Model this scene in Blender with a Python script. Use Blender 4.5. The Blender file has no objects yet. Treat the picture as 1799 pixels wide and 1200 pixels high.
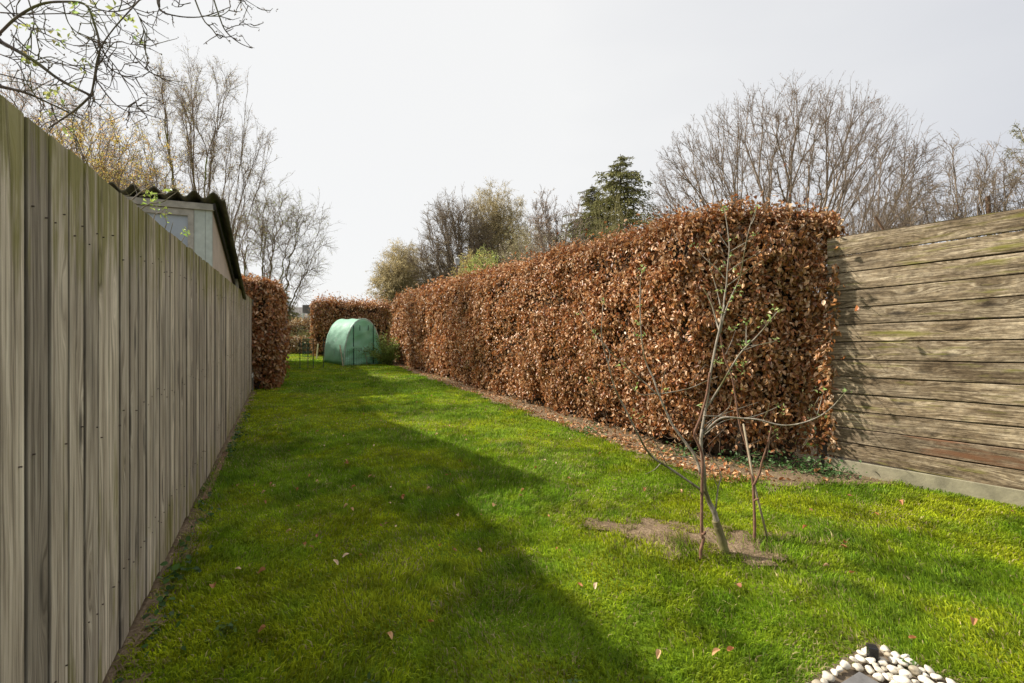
import bpy, math, random
import numpy as np
from mathutils import Vector, Matrix

# ------------------------------------------------------------------ camera, sky, sun
S = bpy.context.scene
COL = S.collection
FPX, CX, HY, CAMZ = 850.0, 899.5, 572.0, 1.45      # focal length / horizon of the photo in its own pixels
cam = bpy.data.objects.new('camera', bpy.data.cameras.new('camera'))
COL.objects.link(cam); S.camera = cam
cam.location = (0, 0, CAMZ); cam.rotation_euler = (math.radians(90), 0, 0)
cam.data.sensor_width = 36; cam.data.lens = 36 * FPX / 1799
cam.data.shift_y = -(600 - HY) / 1799
cam.data.clip_start = 0.05; cam.data.clip_end = 2000
cam.data.dof.use_dof = True; cam.data.dof.focus_distance = 3.9; cam.data.dof.aperture_fstop = 5.6

SUN_EL = math.radians(37.6)
az = Vector((-0.968, 0.25))                       # horizontal direction towards the sun
az.normalize()
sund = Vector((az.x * math.cos(SUN_EL), az.y * math.cos(SUN_EL), math.sin(SUN_EL)))
sl = bpy.data.lights.new('sun', 'SUN'); sl.energy = 5.0; sl.angle = math.radians(1.3); sl.color = (1, .93, .82)
so = bpy.data.objects.new('sun', sl); COL.objects.link(so)
so.rotation_euler = sund.to_track_quat('Z', 'Y').to_euler()

W = bpy.data.worlds.new('World'); S.world = W; W.use_nodes = True
nt = W.node_tree; N = nt.nodes; LK = nt.links
bg = N['Background']; bg.inputs['Strength'].default_value = 0.1
sky = N.new('ShaderNodeTexSky'); sky.sky_type = 'NISHITA'; sky.sun_disc = False
sky.sun_elevation = SUN_EL; sky.sun_rotation = math.atan2(az.x, az.y)
tc = N.new('ShaderNodeTexCoord')
dot = N.new('ShaderNodeVectorMath'); dot.operation = 'DOT_PRODUCT'; dot.inputs[1].default_value = (-.62, .72, .30)
LK.new(tc.outputs['Generated'], dot.inputs[0])
nz = N.new('ShaderNodeTexNoise'); nz.inputs['Scale'].default_value = 1.6; nz.inputs['Detail'].default_value = 4
mpv = N.new('ShaderNodeMapping'); mpv.inputs['Scale'].default_value = (1, 1, 3)
LK.new(tc.outputs['Generated'], mpv.inputs[0]); LK.new(mpv.outputs[0], nz.inputs[0])
ad = N.new('ShaderNodeMath'); ad.operation = 'MULTIPLY_ADD'; ad.inputs[1].default_value = .50
LK.new(nz.outputs[0], ad.inputs[0]); LK.new(dot.outputs['Value'], ad.inputs[2])
rp = N.new('ShaderNodeValToRGB'); rp.color_ramp.elements[0].position = .35; rp.color_ramp.elements[1].position = 1.12 / 1.15
rp.color_ramp.elements[0].color = (.67, .685, .725, 1); rp.color_ramp.elements[1].color = (.90, .90, .895, 1)
LK.new(ad.outputs[0], rp.inputs[0])
vm = N.new('ShaderNodeVectorMath'); vm.operation = 'SCALE'; vm.inputs['Scale'].default_value = 6.4
LK.new(rp.outputs[0], vm.inputs[0])
mx = N.new('ShaderNodeMix'); mx.data_type = 'RGBA'; mx.inputs['Factor'].default_value = .96
LK.new(sky.outputs[0], mx.inputs['A']); # an overcast sky is brightest overhead
sz_ = N.new('ShaderNodeSeparateXYZ'); LK.new(tc.outputs['Generated'], sz_.inputs[0])
mr_ = N.new('ShaderNodeMapRange'); LK.new(sz_.outputs[2], mr_.inputs[0])
for i_, x_ in enumerate((.60, 1., 1., 1.9)): mr_.inputs[i_ + 1].default_value = x_
vz_ = N.new('ShaderNodeVectorMath'); vz_.operation = 'SCALE'; LK.new(vm.outputs[0], vz_.inputs[0]); LK.new(mr_.outputs[0], vz_.inputs['Scale'])
LK.new(vz_.outputs[0], mx.inputs['B'])
LK.new(mx.outputs['Result'], bg.inputs['Color'])
S.view_settings.view_transform = 'Standard'; S.view_settings.look = 'None'
S.view_settings.exposure = 0.70; S.view_settings.gamma = 1

# ------------------------------------------------------------------ helpers
def at(px, py, Y):
    return np.array([(px - CX) / FPX * Y, Y, CAMZ + (HY - py) / FPX * Y])
def gnd(px, py, z=0.0):
    Y = FPX * (CAMZ - z) / (py - HY)
    return np.array([(px - CX) / FPX * Y, Y, z])
G = np.array([-.4258, .9048, 0.])                   # the way the garden runs
RT = np.array([.9048, .4258, 0.])                   # across it, towards the beech hedge

def _h(ix, iy, s):
    n = (ix * 374761393 + iy * 668265263 + s * 1442695041) & 0x7fffffff
    n = ((n ^ (n >> 13)) * 1274126177) & 0x7fffffff
    return ((n ^ (n >> 16)) & 0xffff) / 65535.0
def vn(x, y, s=0):
    x = np.asarray(x, float); y = np.asarray(y, float)
    ix = np.floor(x).astype(np.int64); iy = np.floor(y).astype(np.int64)
    fx = x - ix; fy = y - iy; fx = fx * fx * (3 - 2 * fx); fy = fy * fy * (3 - 2 * fy)
    a = _h(ix, iy, s); b = _h(ix + 1, iy, s); c = _h(ix, iy + 1, s); d = _h(ix + 1, iy + 1, s)
    return (a * (1 - fx) + b * fx) * (1 - fy) + (c * (1 - fx) + d * fx) * fy
def fbm(x, y, s=0, o=3):
    r = 0; a = .5; t = 0
    for k in range(o):
        r = r + a * vn(np.asarray(x) * 2 ** k, np.asarray(y) * 2 ** k, s + k * 17); t += a; a *= .5
    return r / t

def props(o, label=None, cat=None, group=None, kind=None):
    for k, v in (('label', label), ('category', cat), ('group', group), ('kind', kind)):
        if v: o[k] = v
    return o
def thing(name, label, cat, loc=(0, 0, 0), group=None, kind=None):
    o = bpy.data.objects.new(name, None); o.empty_display_size = .1; COL.objects.link(o)
    o.location = [float(a) for a in loc]
    return props(o, label, cat, group, kind)

def bulk(name, V, F, mat, parent=None, tint=None, bc=None, smooth=False):
    """one mesh object from numpy arrays; V in world space, parents are unrotated empties"""
    V = np.asarray(V, np.float32)
    if parent is not None:
        V = V - np.array(parent.matrix_basis.translation if parent.parent is None else
                         parent.matrix_basis.translation + parent.parent.matrix_basis.translation, np.float32)
    me = bpy.data.meshes.new(name)
    if isinstance(F, list) and F and not isinstance(F[0], np.ndarray):
        me.from_pydata([tuple(v) for v in V.tolist()], [], F)
    else:
        Fs = [F] if isinstance(F, np.ndarray) else F
        me.vertices.add(len(V)); me.vertices.foreach_set('co', V.ravel())
        idx = np.concatenate([f.ravel() for f in Fs]).astype(np.int32)
        tot = np.concatenate([np.full(len(f), f.shape[1], np.int32) for f in Fs])
        st = np.concatenate([[0], np.cumsum(tot)[:-1]]).astype(np.int32)
        me.loops.add(len(idx)); me.loops.foreach_set('vertex_index', idx)
        me.polygons.add(len(tot)); me.polygons.foreach_set('loop_start', st)
        try: me.polygons.foreach_set('loop_total', tot)
        except Exception: pass
        me.update(calc_edges=True)
    if tint is not None:
        a = me.attributes.new('tint', 'FLOAT_COLOR', 'POINT')
        t = np.ones((len(V), 4), np.float32); t[:, :3] = tint; a.data.foreach_set('color', t.ravel())
    if bc is not None:
        a = me.attributes.new('bc', 'FLOAT_VECTOR', 'POINT'); a.data.foreach_set('vector', np.asarray(bc, np.float32).ravel())
    me.materials.append(mat)
    if smooth: me.polygons.foreach_set('use_smooth', np.ones(len(me.polygons), bool))
    me.validate(); me.update()
    o = bpy.data.objects.new(name, me); COL.objects.link(o)
    if parent is not None: o.parent = parent
    return o

class MB:
    def __init__(s): s.v = []; s.f = []; s.b = []
    def add(s, vs, fs, bc=None):
        n = len(s.v); s.v += [tuple(map(float, v)) for v in vs]; s.f += [tuple(i + n for i in f) for f in fs]
        s.b += [tuple(b) for b in bc] if bc is not None else [(0., 0., 0.)] * len(vs)
    def box(s, c, a, b, h, rnd=0., long='a'):
        """oriented box: centre c, half vectors a, b, h"""
        c, a, b, h = map(np.asarray, (c, a, b, h)); vs = []; bc = []
        la, lb, lh = [np.linalg.norm(q) for q in (a, b, h)]
        for i in (-1, 1):
            for j in (-1, 1):
                for k in (-1, 1):
                    vs.append(c + a * i + b * j + h * k)
                    bc.append({'a': (lh * k + lb * j, la * i, rnd), 'h': (la * i + lb * j, lh * k, rnd), 'b': (lh * k + la * i, lb * j, rnd)}[long])
        s.add(vs, [(0, 1, 3, 2), (4, 6, 7, 5), (0, 4, 5, 1), (2, 3, 7, 6), (0, 2, 6, 4), (1, 5, 7, 3)], bc)
    def tube(s, pts, rad, n=8, cap=True):
        P = np.asarray(pts, float); R = np.broadcast_to(np.asarray(rad, float), (len(P),))
        V, F = tubes(P[None], R[None], n); m = len(s.v)
        s.v += [tuple(v) for v in V.tolist()]; s.f += [tuple(int(i) + m for i in f) for f in F]; s.b += [(0., 0., 0.)] * len(V)
        if cap:
            s.f.append(tuple(m + i for i in range(n))[::-1]); s.f.append(tuple(m + (len(P) - 1) * n + i for i in range(n)))
    def build(s, name, mat, parent=None, smooth=False, bevel=0):
        o = bulk(name, s.v, s.f, mat, parent, bc=s.b, smooth=smooth)
        if bevel:
            md = o.modifiers.new('bevel', 'BEVEL'); md.width = bevel; md.segments = 2; md.limit_method = 'ANGLE'
        return o

def nrm(v): return v / (np.linalg.norm(v, axis=-1, keepdims=True) + 1e-9)
def tubes(P, R, n):
    """P (B,k,3) paths, R (B,k) radii -> one vertex and face array"""
    B, k, _ = P.shape
    T = nrm(np.gradient(P, axis=1))
    ref = np.where(np.abs(T[:, :1, 2:3]) > .9, np.array([1., .1, 0]), np.array([0, 0, 1.]))
    ref = np.broadcast_to(ref, T.shape)
    A = nrm(np.cross(T, ref)); Bn = np.cross(T, A)
    th = np.linspace(0, 2 * np.pi, n, endpoint=False)
    V = P[:, :, None] + R[:, :, None, None] * (A[:, :, None] * np.cos(th)[:, None] + Bn[:, :, None] * np.sin(th)[:, None])
    i = (np.arange(B)[:, None, None] * k + np.arange(k - 1)[None, :, None]) * n
    j = np.arange(n)[None, None]; j2 = (j + 1) % n
    F = np.stack([i + j, i + j2, i + n + j2, i + n + j], -1).reshape(-1, 4)
    return V.reshape(-1, 3), F
def smooth_path(pts, m=4):
    P = np.asarray(pts, float)
    if len(P) < 3: return P
    Q = np.vstack([2 * P[0] - P[1], P, 2 * P[-1] - P[-2]]); out = []
    for i in range(1, len(Q) - 2):
        for t in np.linspace(0, 1, m, endpoint=False):
            a, b, c, d = Q[i - 1:i + 3]
            out.append(.5 * ((2 * b) + (c - a) * t + (2 * a - 5 * b + 4 * c - d) * t * t + (3 * b - a - 3 * c + d) * t ** 3))
    return np.array(out + [P[-1]])

# ------------------------------------------------------------------ materials
def newmat(name):
    m = bpy.data.materials.new(name); m.use_nodes = True
    t = m.node_tree; return m, t.nodes, t.links, t.nodes['Principled BSDF']
def ramp(N, els):
    r = N.new('ShaderNodeValToRGB'); e = r.color_ramp.elements
    while len(e) < len(els): e.new(.5)
    for q, (p, c) in zip(e, els): q.position = p; q.color = (*c, 1)
    return r
def mth(N, L, op, a, b=None, c=None, clamp=False):
    n = N.new('ShaderNodeMath'); n.operation = op; n.use_clamp = clamp
    for i, x in enumerate((a, b, c)):
        if x is None: continue
        if isinstance(x, (int, float)): n.inputs[i].default_value = x
        else: L.new(x, n.inputs[i])
    return n.outputs[0]
def mixc(N, L, f, a, b, mode='MIX'):
    n = N.new('ShaderNodeMix'); n.data_type = 'RGBA'; n.blend_type = mode
    for k, x in (('Factor', f), ('A', a), ('B', b)):
        i = n.inputs[k] if k != 'Factor' else n.inputs[0]
        if isinstance(x, (int, float)): i.default_value = x
        elif isinstance(x, tuple): i.default_value = (*x, 1)
        else: L.new(x, i)
    return n.outputs['Result']
def noise(N, L, vec, scale, detail=3, rough=.55):
    n = N.new('ShaderNodeTexNoise'); n.inputs['Scale'].default_value = scale; n.inputs['Detail'].default_value = detail
    n.inputs['Roughness'].default_value = rough
    if vec is not None: L.new(vec, n.inputs['Vector'])
    return n.outputs['Fac']
def bump(N, L, h, strength, dist, P):
    b = N.new('ShaderNodeBump'); b.inputs['Strength'].default_value = strength; b.inputs['Distance'].default_value = dist
    L.new(h, b.inputs['Height']); L.new(b.outputs[0], P.inputs['Normal'])

def leafmat(name, rough=.55, trans=.35, spec=.3, sat=1.):
    """thin leaves and blades: the tint of each leaf is stored on the mesh"""
    m, N, L, P = newmat(name)
    a = N.new('ShaderNodeAttribute'); a.attribute_name = 'tint'
    g = N.new('ShaderNodeNewGeometry')
    col = mixc(N, L, noise(N, L, g.outputs['Position'], 60, 2), a.outputs['Color'], (.5, .5, .5), 'OVERLAY')
    L.new(col, P.inputs['Base Color']); P.inputs['Roughness'].default_value = rough
    P.inputs['Specular IOR Level'].default_value = spec
    tr = N.new('ShaderNodeBsdfTranslucent'); L.new(col, tr.inputs['Color'])
    ms = N.new('ShaderNodeMixShader'); ms.inputs[0].default_value = trans
    L.new(P.outputs[0], ms.inputs[1]); L.new(tr.outputs[0], ms.inputs[2]); L.new(ms.outputs[0], N['Material Output'].inputs[0])
    return m
def barkmat(name, c1, c2, c3=None, scale=30, rough=.85):
    m, N, L, P = newmat(name)
    g = N.new('ShaderNodeTexCoord'); mp = N.new('ShaderNodeMapping'); mp.inputs['Scale'].default_value = (1, 1, .35)
    L.new(g.outputs['Object'], mp.inputs[0])
    f = noise(N, L, mp.outputs[0], scale, 4, .65)
    r = ramp(N, [(.3, c1), (.7, c2)]); L.new(f, r.inputs[0]); col = r.outputs[0]
    if c3:
        f2 = noise(N, L, mp.outputs[0], scale * .2, 3); r2 = ramp(N, [(.5, (0, 0, 0)), (.62, (1, 1, 1))]); L.new(f2, r2.inputs[0])
        col = mixc(N, L, r2.outputs[0], col, c3)
    L.new(col, P.inputs['Base Color']); P.inputs['Roughness'].default_value = rough
    P.inputs['Specular IOR Level'].default_value = .2
    bump(N, L, f, .6, .01, P); return m
def plain(name, c, rough=.6, var=.25, scale=8, metal=0, spec=.4, bumpd=0.002):
    m, N, L, P = newmat(name); g = N.new('ShaderNodeTexCoord')
    f = noise(N, L, g.outputs['Object'], scale, 5, .6)
    lo = tuple(x * (1 - var) for x in c); hi = tuple(min(1, x * (1 + var)) for x in c)
    r = ramp(N, [(.3, lo), (.7, hi)]); L.new(f, r.inputs[0]); L.new(r.outputs[0], P.inputs['Base Color'])
    P.inputs['Roughness'].default_value = rough; P.inputs['Metallic'].default_value = metal
    P.inputs['Specular IOR Level'].default_value = spec
    bump(N, L, noise(N, L, g.outputs['Object'], scale * 6, 4), .4, bumpd, P); return m

def woodmat(name, dark, mid, light, algae, alg_top, alg_low, alg_any, knot=1., uscale=1., stain=(.10, .085, .07), H=2.0, wobble=.05, vs=1., width=.143, seam=.75, fine=.25, blotch=False, rust=None):
    m, N, L, P = newmat(name)
    a = N.new('ShaderNodeAttribute'); a.attribute_name = 'bc'
    sp = N.new('ShaderNodeSeparateXYZ'); L.new(a.outputs['Vector'], sp.inputs[0]); u, v, r = sp.outputs
    def vec(su, sv, sr, uu=None):
        c = N.new('ShaderNodeCombineXYZ')
        L.new(mth(N, L, 'MULTIPLY', uu if uu is not None else u, su), c.inputs[0]); L.new(mth(N, L, 'MULTIPLY', v, sv), c.inputs[1])
        L.new(mth(N, L, 'MULTIPLY', r, sr), c.inputs[2]); return c.outputs[0]
    vo = N.new('ShaderNodeTexVoronoi'); vo.inputs['Scale'].default_value = 1; L.new(vec(9, 1.7, 31), vo.inputs['Vector'])
    d = vo.outputs['Distance']
    mr = N.new('ShaderNodeMapRange'); mr.interpolation_type = 'SMOOTHSTEP'
    for i, x in enumerate((0, .5, 1, 0)): mr.inputs[i + 1].default_value = x
    L.new(d, mr.inputs[0]); wp = mr.outputs[0]
    wob = noise(N, L, vec(3, 1.1, 17), 1, 3)
    uw = mth(N, L, 'MULTIPLY_ADD', wp, .022 * knot, u)
    uw = mth(N, L, 'MULTIPLY_ADD', wob, wobble, uw)
    g1 = noise(N, L, vec(170 * uscale, 3.2 * vs, 50, uw), 1, 3, .6)
    g2 = noise(N, L, vec(70 * uscale, .9 * vs, 50, uw), 1, 4, .6)
    g3 = noise(N, L, vec(9, .9 * vs, 23), 1, 4, .55)
    rr = ramp(N, [(.39, dark), (.51, mid), (.65, light)])
    mixg = mth(N, L, 'MULTIPLY_ADD', g2, .8 - fine, mth(N, L, 'MULTIPLY_ADD', g1, fine, mth(N, L, 'MULTIPLY', g3, .25)))
    L.new(mixg, rr.inputs[0]); col = rr.outputs[0]
    rb = noise(N, L, vec(0, 0, 777), 1, 0); rbb = ramp(N, [(.3, (.60, .585, .57)), (.7, (1.3, 1.27, 1.22))]); L.new(rb, rbb.inputs[0])
    col = mixc(N, L, 1., col, rbb.outputs[0], 'MULTIPLY')
    st = noise(N, L, vec(6, 1.1, 91), 1, 5, .6); sr = ramp(N, [(.53, (0, 0, 0)), (.72, (1, 1, 1))]); L.new(st, sr.inputs[0])
    col = mixc(N, L, mth(N, L, 'MULTIPLY', sr.outputs[0], .55), col, stain)
    # knots: small dark eyes at some cells
    cr = N.new('ShaderNodeSeparateColor'); L.new(vo.outputs['Color'], cr.inputs[0])
    on = mth(N, L, 'GREATER_THAN', cr.outputs[0], .45)
    kr = N.new('ShaderNodeMapRange')
    for i, x in enumerate((.07, .2, .85, 0)): kr.inputs[i + 1].default_value = x
    L.new(d, kr.inputs[0]); kf = mth(N, L, 'MULTIPLY', kr.outputs[0], on)
    col = mixc(N, L, kf, col, tuple(x * .6 for x in stain))
    if blotch:
        b1 = noise(N, L, vec(46, 24, 13), 1, 5, .7); r1_ = ramp(N, [(.36, (.52, .50, .48)), (.5, (.95, .95, .95)), (.66, (1.35, 1.33, 1.28))]); L.new(b1, r1_.inputs[0])
        col = mixc(N, L, .85, col, r1_.outputs[0], 'MULTIPLY')
        b2_ = noise(N, L, vec(7, 2.2, 29), 1, 4, .6); r2_ = ramp(N, [(.38, (.5, .46, .42)), (.54, (1.05, 1.05, 1.05))]); L.new(b2_, r2_.inputs[0])
        col = mixc(N, L, .8, col, r2_.outputs[0], 'MULTIPLY')
    # seam shade painted into the colour along both edges of every board
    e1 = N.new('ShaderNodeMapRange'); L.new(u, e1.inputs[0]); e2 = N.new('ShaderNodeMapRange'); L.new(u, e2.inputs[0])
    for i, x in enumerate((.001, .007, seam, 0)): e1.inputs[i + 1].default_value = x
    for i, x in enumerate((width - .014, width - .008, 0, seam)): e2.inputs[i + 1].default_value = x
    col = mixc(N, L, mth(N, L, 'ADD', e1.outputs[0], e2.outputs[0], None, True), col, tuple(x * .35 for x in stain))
    if rust:
        rn = noise(N, L, vec(16, 1.6, 5), 1, 4, .6); rm = N.new('ShaderNodeMapRange'); L.new(v, rm.inputs[0])
        for i, x in enumerate((.3, .8, -.3, .08)): rm.inputs[i + 1].default_value = x
        rq = ramp(N, [(.48, (0, 0, 0)), (.66, (1, 1, 1))]); L.new(mth(N, L, 'ADD', rn, rm.outputs[0]), rq.inputs[0]); col = mixc(N, L, rq.outputs[0], col, rust)
    # algae: film that grows where the boards stay wet
    geo = N.new('ShaderNodeNewGeometry'); sz = N.new('ShaderNodeSeparateXYZ'); L.new(geo.outputs['Position'], sz.inputs[0]); z = sz.outputs[2]
    an = noise(N, L, vec(22, 2.2, 61), 1, 4, .6); al = noise(N, L, geo.outputs['Position'], 1.3, 4, .6)
    m1 = N.new('ShaderNodeMapRange'); L.new(z, m1.inputs[0])
    for i, x in enumerate((H - .48, H, 0, alg_top)): m1.inputs[i + 1].default_value = x
    m2 = N.new('ShaderNodeMapRange'); L.new(z, m2.inputs[0])
    for i, x in enumerate((.05, .6, alg_low, 0)): m2.inputs[i + 1].default_value = x
    s = mth(N, L, 'ADD', mth(N, L, 'ADD', m1.outputs[0], m2.outputs[0]), alg_any)
    s = mth(N, L, 'ADD', s, mth(N, L, 'MULTIPLY_ADD', mth(N, L, 'ADD', mth(N, L, 'MULTIPLY', an, 1.5), al), 2.1, -2.75))
    s = mth(N, L, 'MULTIPLY_ADD', rb, 1.0, mth(N, L, 'SUBTRACT', s, .5))
    ar = ramp(N, [(.15, (0, 0, 0)), (.75, (1, 1, 1))]); L.new(s, ar.inputs[0])
    ac = mixc(N, L, g2, tuple(x * .45 for x in algae), tuple(x * 1.4 for x in algae))
    col = mixc(N, L, mth(N, L, 'MULTIPLY', ar.outputs[0], .8), col, ac)
    L.new(col, P.inputs['Base Color']); P.inputs['Roughness'].default_value = .85; P.inputs['Specular IOR Level'].default_value = .2
    bump(N, L, mth(N, L, 'MULTIPLY_ADD', g2, .6, g1), .9, .0035, P)
    return m

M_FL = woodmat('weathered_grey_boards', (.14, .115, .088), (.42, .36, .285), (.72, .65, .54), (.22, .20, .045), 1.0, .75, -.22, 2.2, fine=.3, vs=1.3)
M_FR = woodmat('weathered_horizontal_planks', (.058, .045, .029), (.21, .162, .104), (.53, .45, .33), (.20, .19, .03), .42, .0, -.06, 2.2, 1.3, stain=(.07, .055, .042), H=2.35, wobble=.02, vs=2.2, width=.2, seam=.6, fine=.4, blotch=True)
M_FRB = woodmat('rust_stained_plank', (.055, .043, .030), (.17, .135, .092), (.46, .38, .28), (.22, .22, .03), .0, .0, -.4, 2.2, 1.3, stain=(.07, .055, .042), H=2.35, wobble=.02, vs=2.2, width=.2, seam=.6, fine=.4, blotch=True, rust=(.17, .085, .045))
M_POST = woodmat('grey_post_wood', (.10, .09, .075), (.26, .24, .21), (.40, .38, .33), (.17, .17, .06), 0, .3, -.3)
M_CONC = plain('mossy_concrete', (.25, .225, .15), .9, .3, 9, bumpd=.004)
M_GRASS = leafmat('grass_blades', .55, .45, .14)
M_BEECH = leafmat('dry_beech_leaves', .42, .28, .5)
M_FALL = leafmat('fallen_dry_leaf', .6, .2, .35)
M_LEAF = leafmat('spring_leaves', .5, .45, .35)
M_NEEDLE = leafmat('conifer_needles', .6, .2, .2)
M_TWIGH = barkmat('hedge_twigs', (.07, .05, .035), (.16, .12, .085))
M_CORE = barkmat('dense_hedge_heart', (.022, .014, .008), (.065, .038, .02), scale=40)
M_SAP = barkmat('smooth_apple_bark', (.15, .125, .095), (.38, .33, .26), (.11, .10, .04), 45)
M_STICK = barkmat('reddish_stem_bark', (.10, .05, .035), (.25, .14, .09), None, 60)
M_CANE = barkmat('pale_cane', (.30, .24, .16), (.45, .38, .27), None, 40)
M_BARKG = barkmat('grey_brown_bark', (.12, .095, .065), (.26, .21, .15), (.20, .19, .06), 12)
M_BARKD = barkmat('dark_wet_bark', (.06, .05, .048), (.17, .14, .125), (.12, .12, .05), 25)
M_BARKB = barkmat('brown_bark', (.12, .09, .065), (.29, .225, .165), None, 8)
M_BARKM = barkmat('mossy_bark', (.10, .085, .04), (.22, .19, .09), (.17, .20, .03), 8)

# ------------------------------------------------------------------ ground, lawn, soil
def Lof(x, y): return x + .4706 * y
def soil_mask(x, y):
    """positive on bare soil"""
    n = fbm(x * 3.1, y * 3.1, 3, 4) - .5
    L = Lof(x, y)
    strip = np.minimum(L - (4.02 + .55 * n), (y - 4.42) + .5 * n)
    strip = np.minimum(strip, 6.2 - L)
    n2 = fbm(x * 6, y * 6, 8, 4) - .5
    e1 = 1 - np.sqrt(((x - 1.38) / .35) ** 2 + ((y - 3.22) / .28) ** 2) + n2 * 1.9
    e2 = 1 - np.sqrt(((x - 1.0) / .36) ** 2 + ((y - 3.42) / .14) ** 2) + n2 * 2.0
    left = np.minimum(-.66 + .12 * n2 * 2 - L, 10.6 - y)          # damp strip along the board fence
    return np.maximum(np.maximum(strip, np.maximum(e1, e2) * .25), left)
APEX = np.array([1.635, 2.185])
EL = nrm(gnd(1440, 1200)[:2] - APEX); ER = nrm(gnd(1662, 1200)[:2] - APEX)
def bed_mask(x, y):
    """positive inside the pebble bed (a corner whose two sides run towards the camera)"""
    dx = x - APEX[0]; dy = y - APEX[1]
    a = EL[0] * dy - EL[1] * dx          # signed distance to left side
    b = -(ER[0] * dy - ER[1] * dx)
    return np.minimum(a, b)

def sheet(name, x0, x1, y0, y1, st, fn, mat, zf, label, parent=None):
    xs = np.arange(x0, x1 + st, st); ys = np.arange(y0, y1 + st, st)
    X, Y = np.meshgrid(xs, ys); Z = zf(X, Y); n = len(xs)
    V = np.stack([X, Y, Z], -1).reshape(-1, 3)
    i, j = np.meshgrid(np.arange(len(xs) - 1), np.arange(len(ys) - 1)); k = (j * n + i)
    keep = fn(X[:-1, :-1] + st / 2, Y[:-1, :-1] + st / 2) > 0
    k = k[keep]; F = np.stack([k, k + 1, k + n + 1, k + n], -1)
    u, inv = np.unique(F, return_inverse=True)
    o = bulk(name, V[u], inv.reshape(F.shape), mat, smooth=True)
    return props(o, label, None, None, 'structure')

def soilmat():
    m, N, L, P = newmat('crumbly_soil'); g = N.new('ShaderNodeNewGeometry'); p = g.outputs['Position']
    a = noise(N, L, p, 3, 5, .7); b = noise(N, L, p, 45, 5, .7)
    r = ramp(N, [(.3, (.09, .06, .035)), (.5, (.21, .15, .092)), (.72, (.42, .32, .21))])
    L.new(mth(N, L, 'MULTIPLY_ADD', b, .55, mth(N, L, 'MULTIPLY', a, .45)), r.inputs[0]); L.new(r.outputs[0], P.inputs['Base Color'])
    P.inputs['Roughness'].default_value = .95; P.inputs['Specular IOR Level'].default_value = .1
    bump(N, L, b, 1., .025, P); return m
M_SOIL = soilmat()
def turfmat():
    m, N, L, P = newmat('turf'); g = N.new('ShaderNodeNewGeometry'); p = g.outputs['Position']
    a = noise(N, L, p, .9, 4, .6); b = noise(N, L, p, 26, 5, .75)
    r = ramp(N, [(.35, (.06, .11, .008)), (.5, (.13, .20, .012)), (.66, (.24, .27, .02))])
    L.new(mth(N, L, 'MULTIPLY_ADD', b, .6, mth(N, L, 'MULTIPLY', a, .4)), r.inputs[0]); L.new(r.outputs[0], P.inputs['Base Color'])
    P.inputs['Roughness'].default_value = .9; P.inputs['Specular IOR Level'].default_value = .1
    bump(N, L, b, 1., .03, P); return m
M_TURF = turfmat()
M_FIELD = plain('rough_ground', (.10, .11, .045), .95, .5, .3, spec=.1, bumpd=.03)

o = bulk('ground', [(-700, -300, -.012), (700, -300, -.012), (700, 900, -.012), (-700, 900, -.012)], np.array([[0, 1, 2, 3]]), M_FIELD)
props(o, None, None, None, 'structure')
def lawn_fn(x, y):
    L = Lof(x, y); f = np.minimum(L + 1.6, 6.5 - L)
    return np.where(y > 21, np.minimum(1., 29 - y) , f)
sheet('lawn', -15, 8, -1, 28, .25, lawn_fn, M_TURF, lambda x, y: .0 + .012 * (fbm(x * .8, y * .8, 5) - .5), None)
sheet('soil', -.9, 1.95, 2.7, 3.9, .02, lambda x, y: soil_mask(x, y) + .03, M_SOIL, lambda x, y: .010 + .040 * (fbm(x * 11, y * 11, 6, 5) - .4), None)
sheet('soil', -7, 5.5, 4.2, 20.5, .06, lambda x, y: np.where(Lof(x, y) > 2, soil_mask(x, y) + .04, -1), M_SOIL, lambda x, y: .012 + .04 * (fbm(x * 6, y * 6, 6, 4) - .35), None)
sheet('soil', -6.2, 0.2, -1, 10.7, .04, lambda x, y: np.where(Lof(x, y) < 0, soil_mask(x, y) + .03, -1), M_SOIL, lambda x, y: .010 + .025 * (fbm(x * 8, y * 8, 6, 4) - .35), None)

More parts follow.
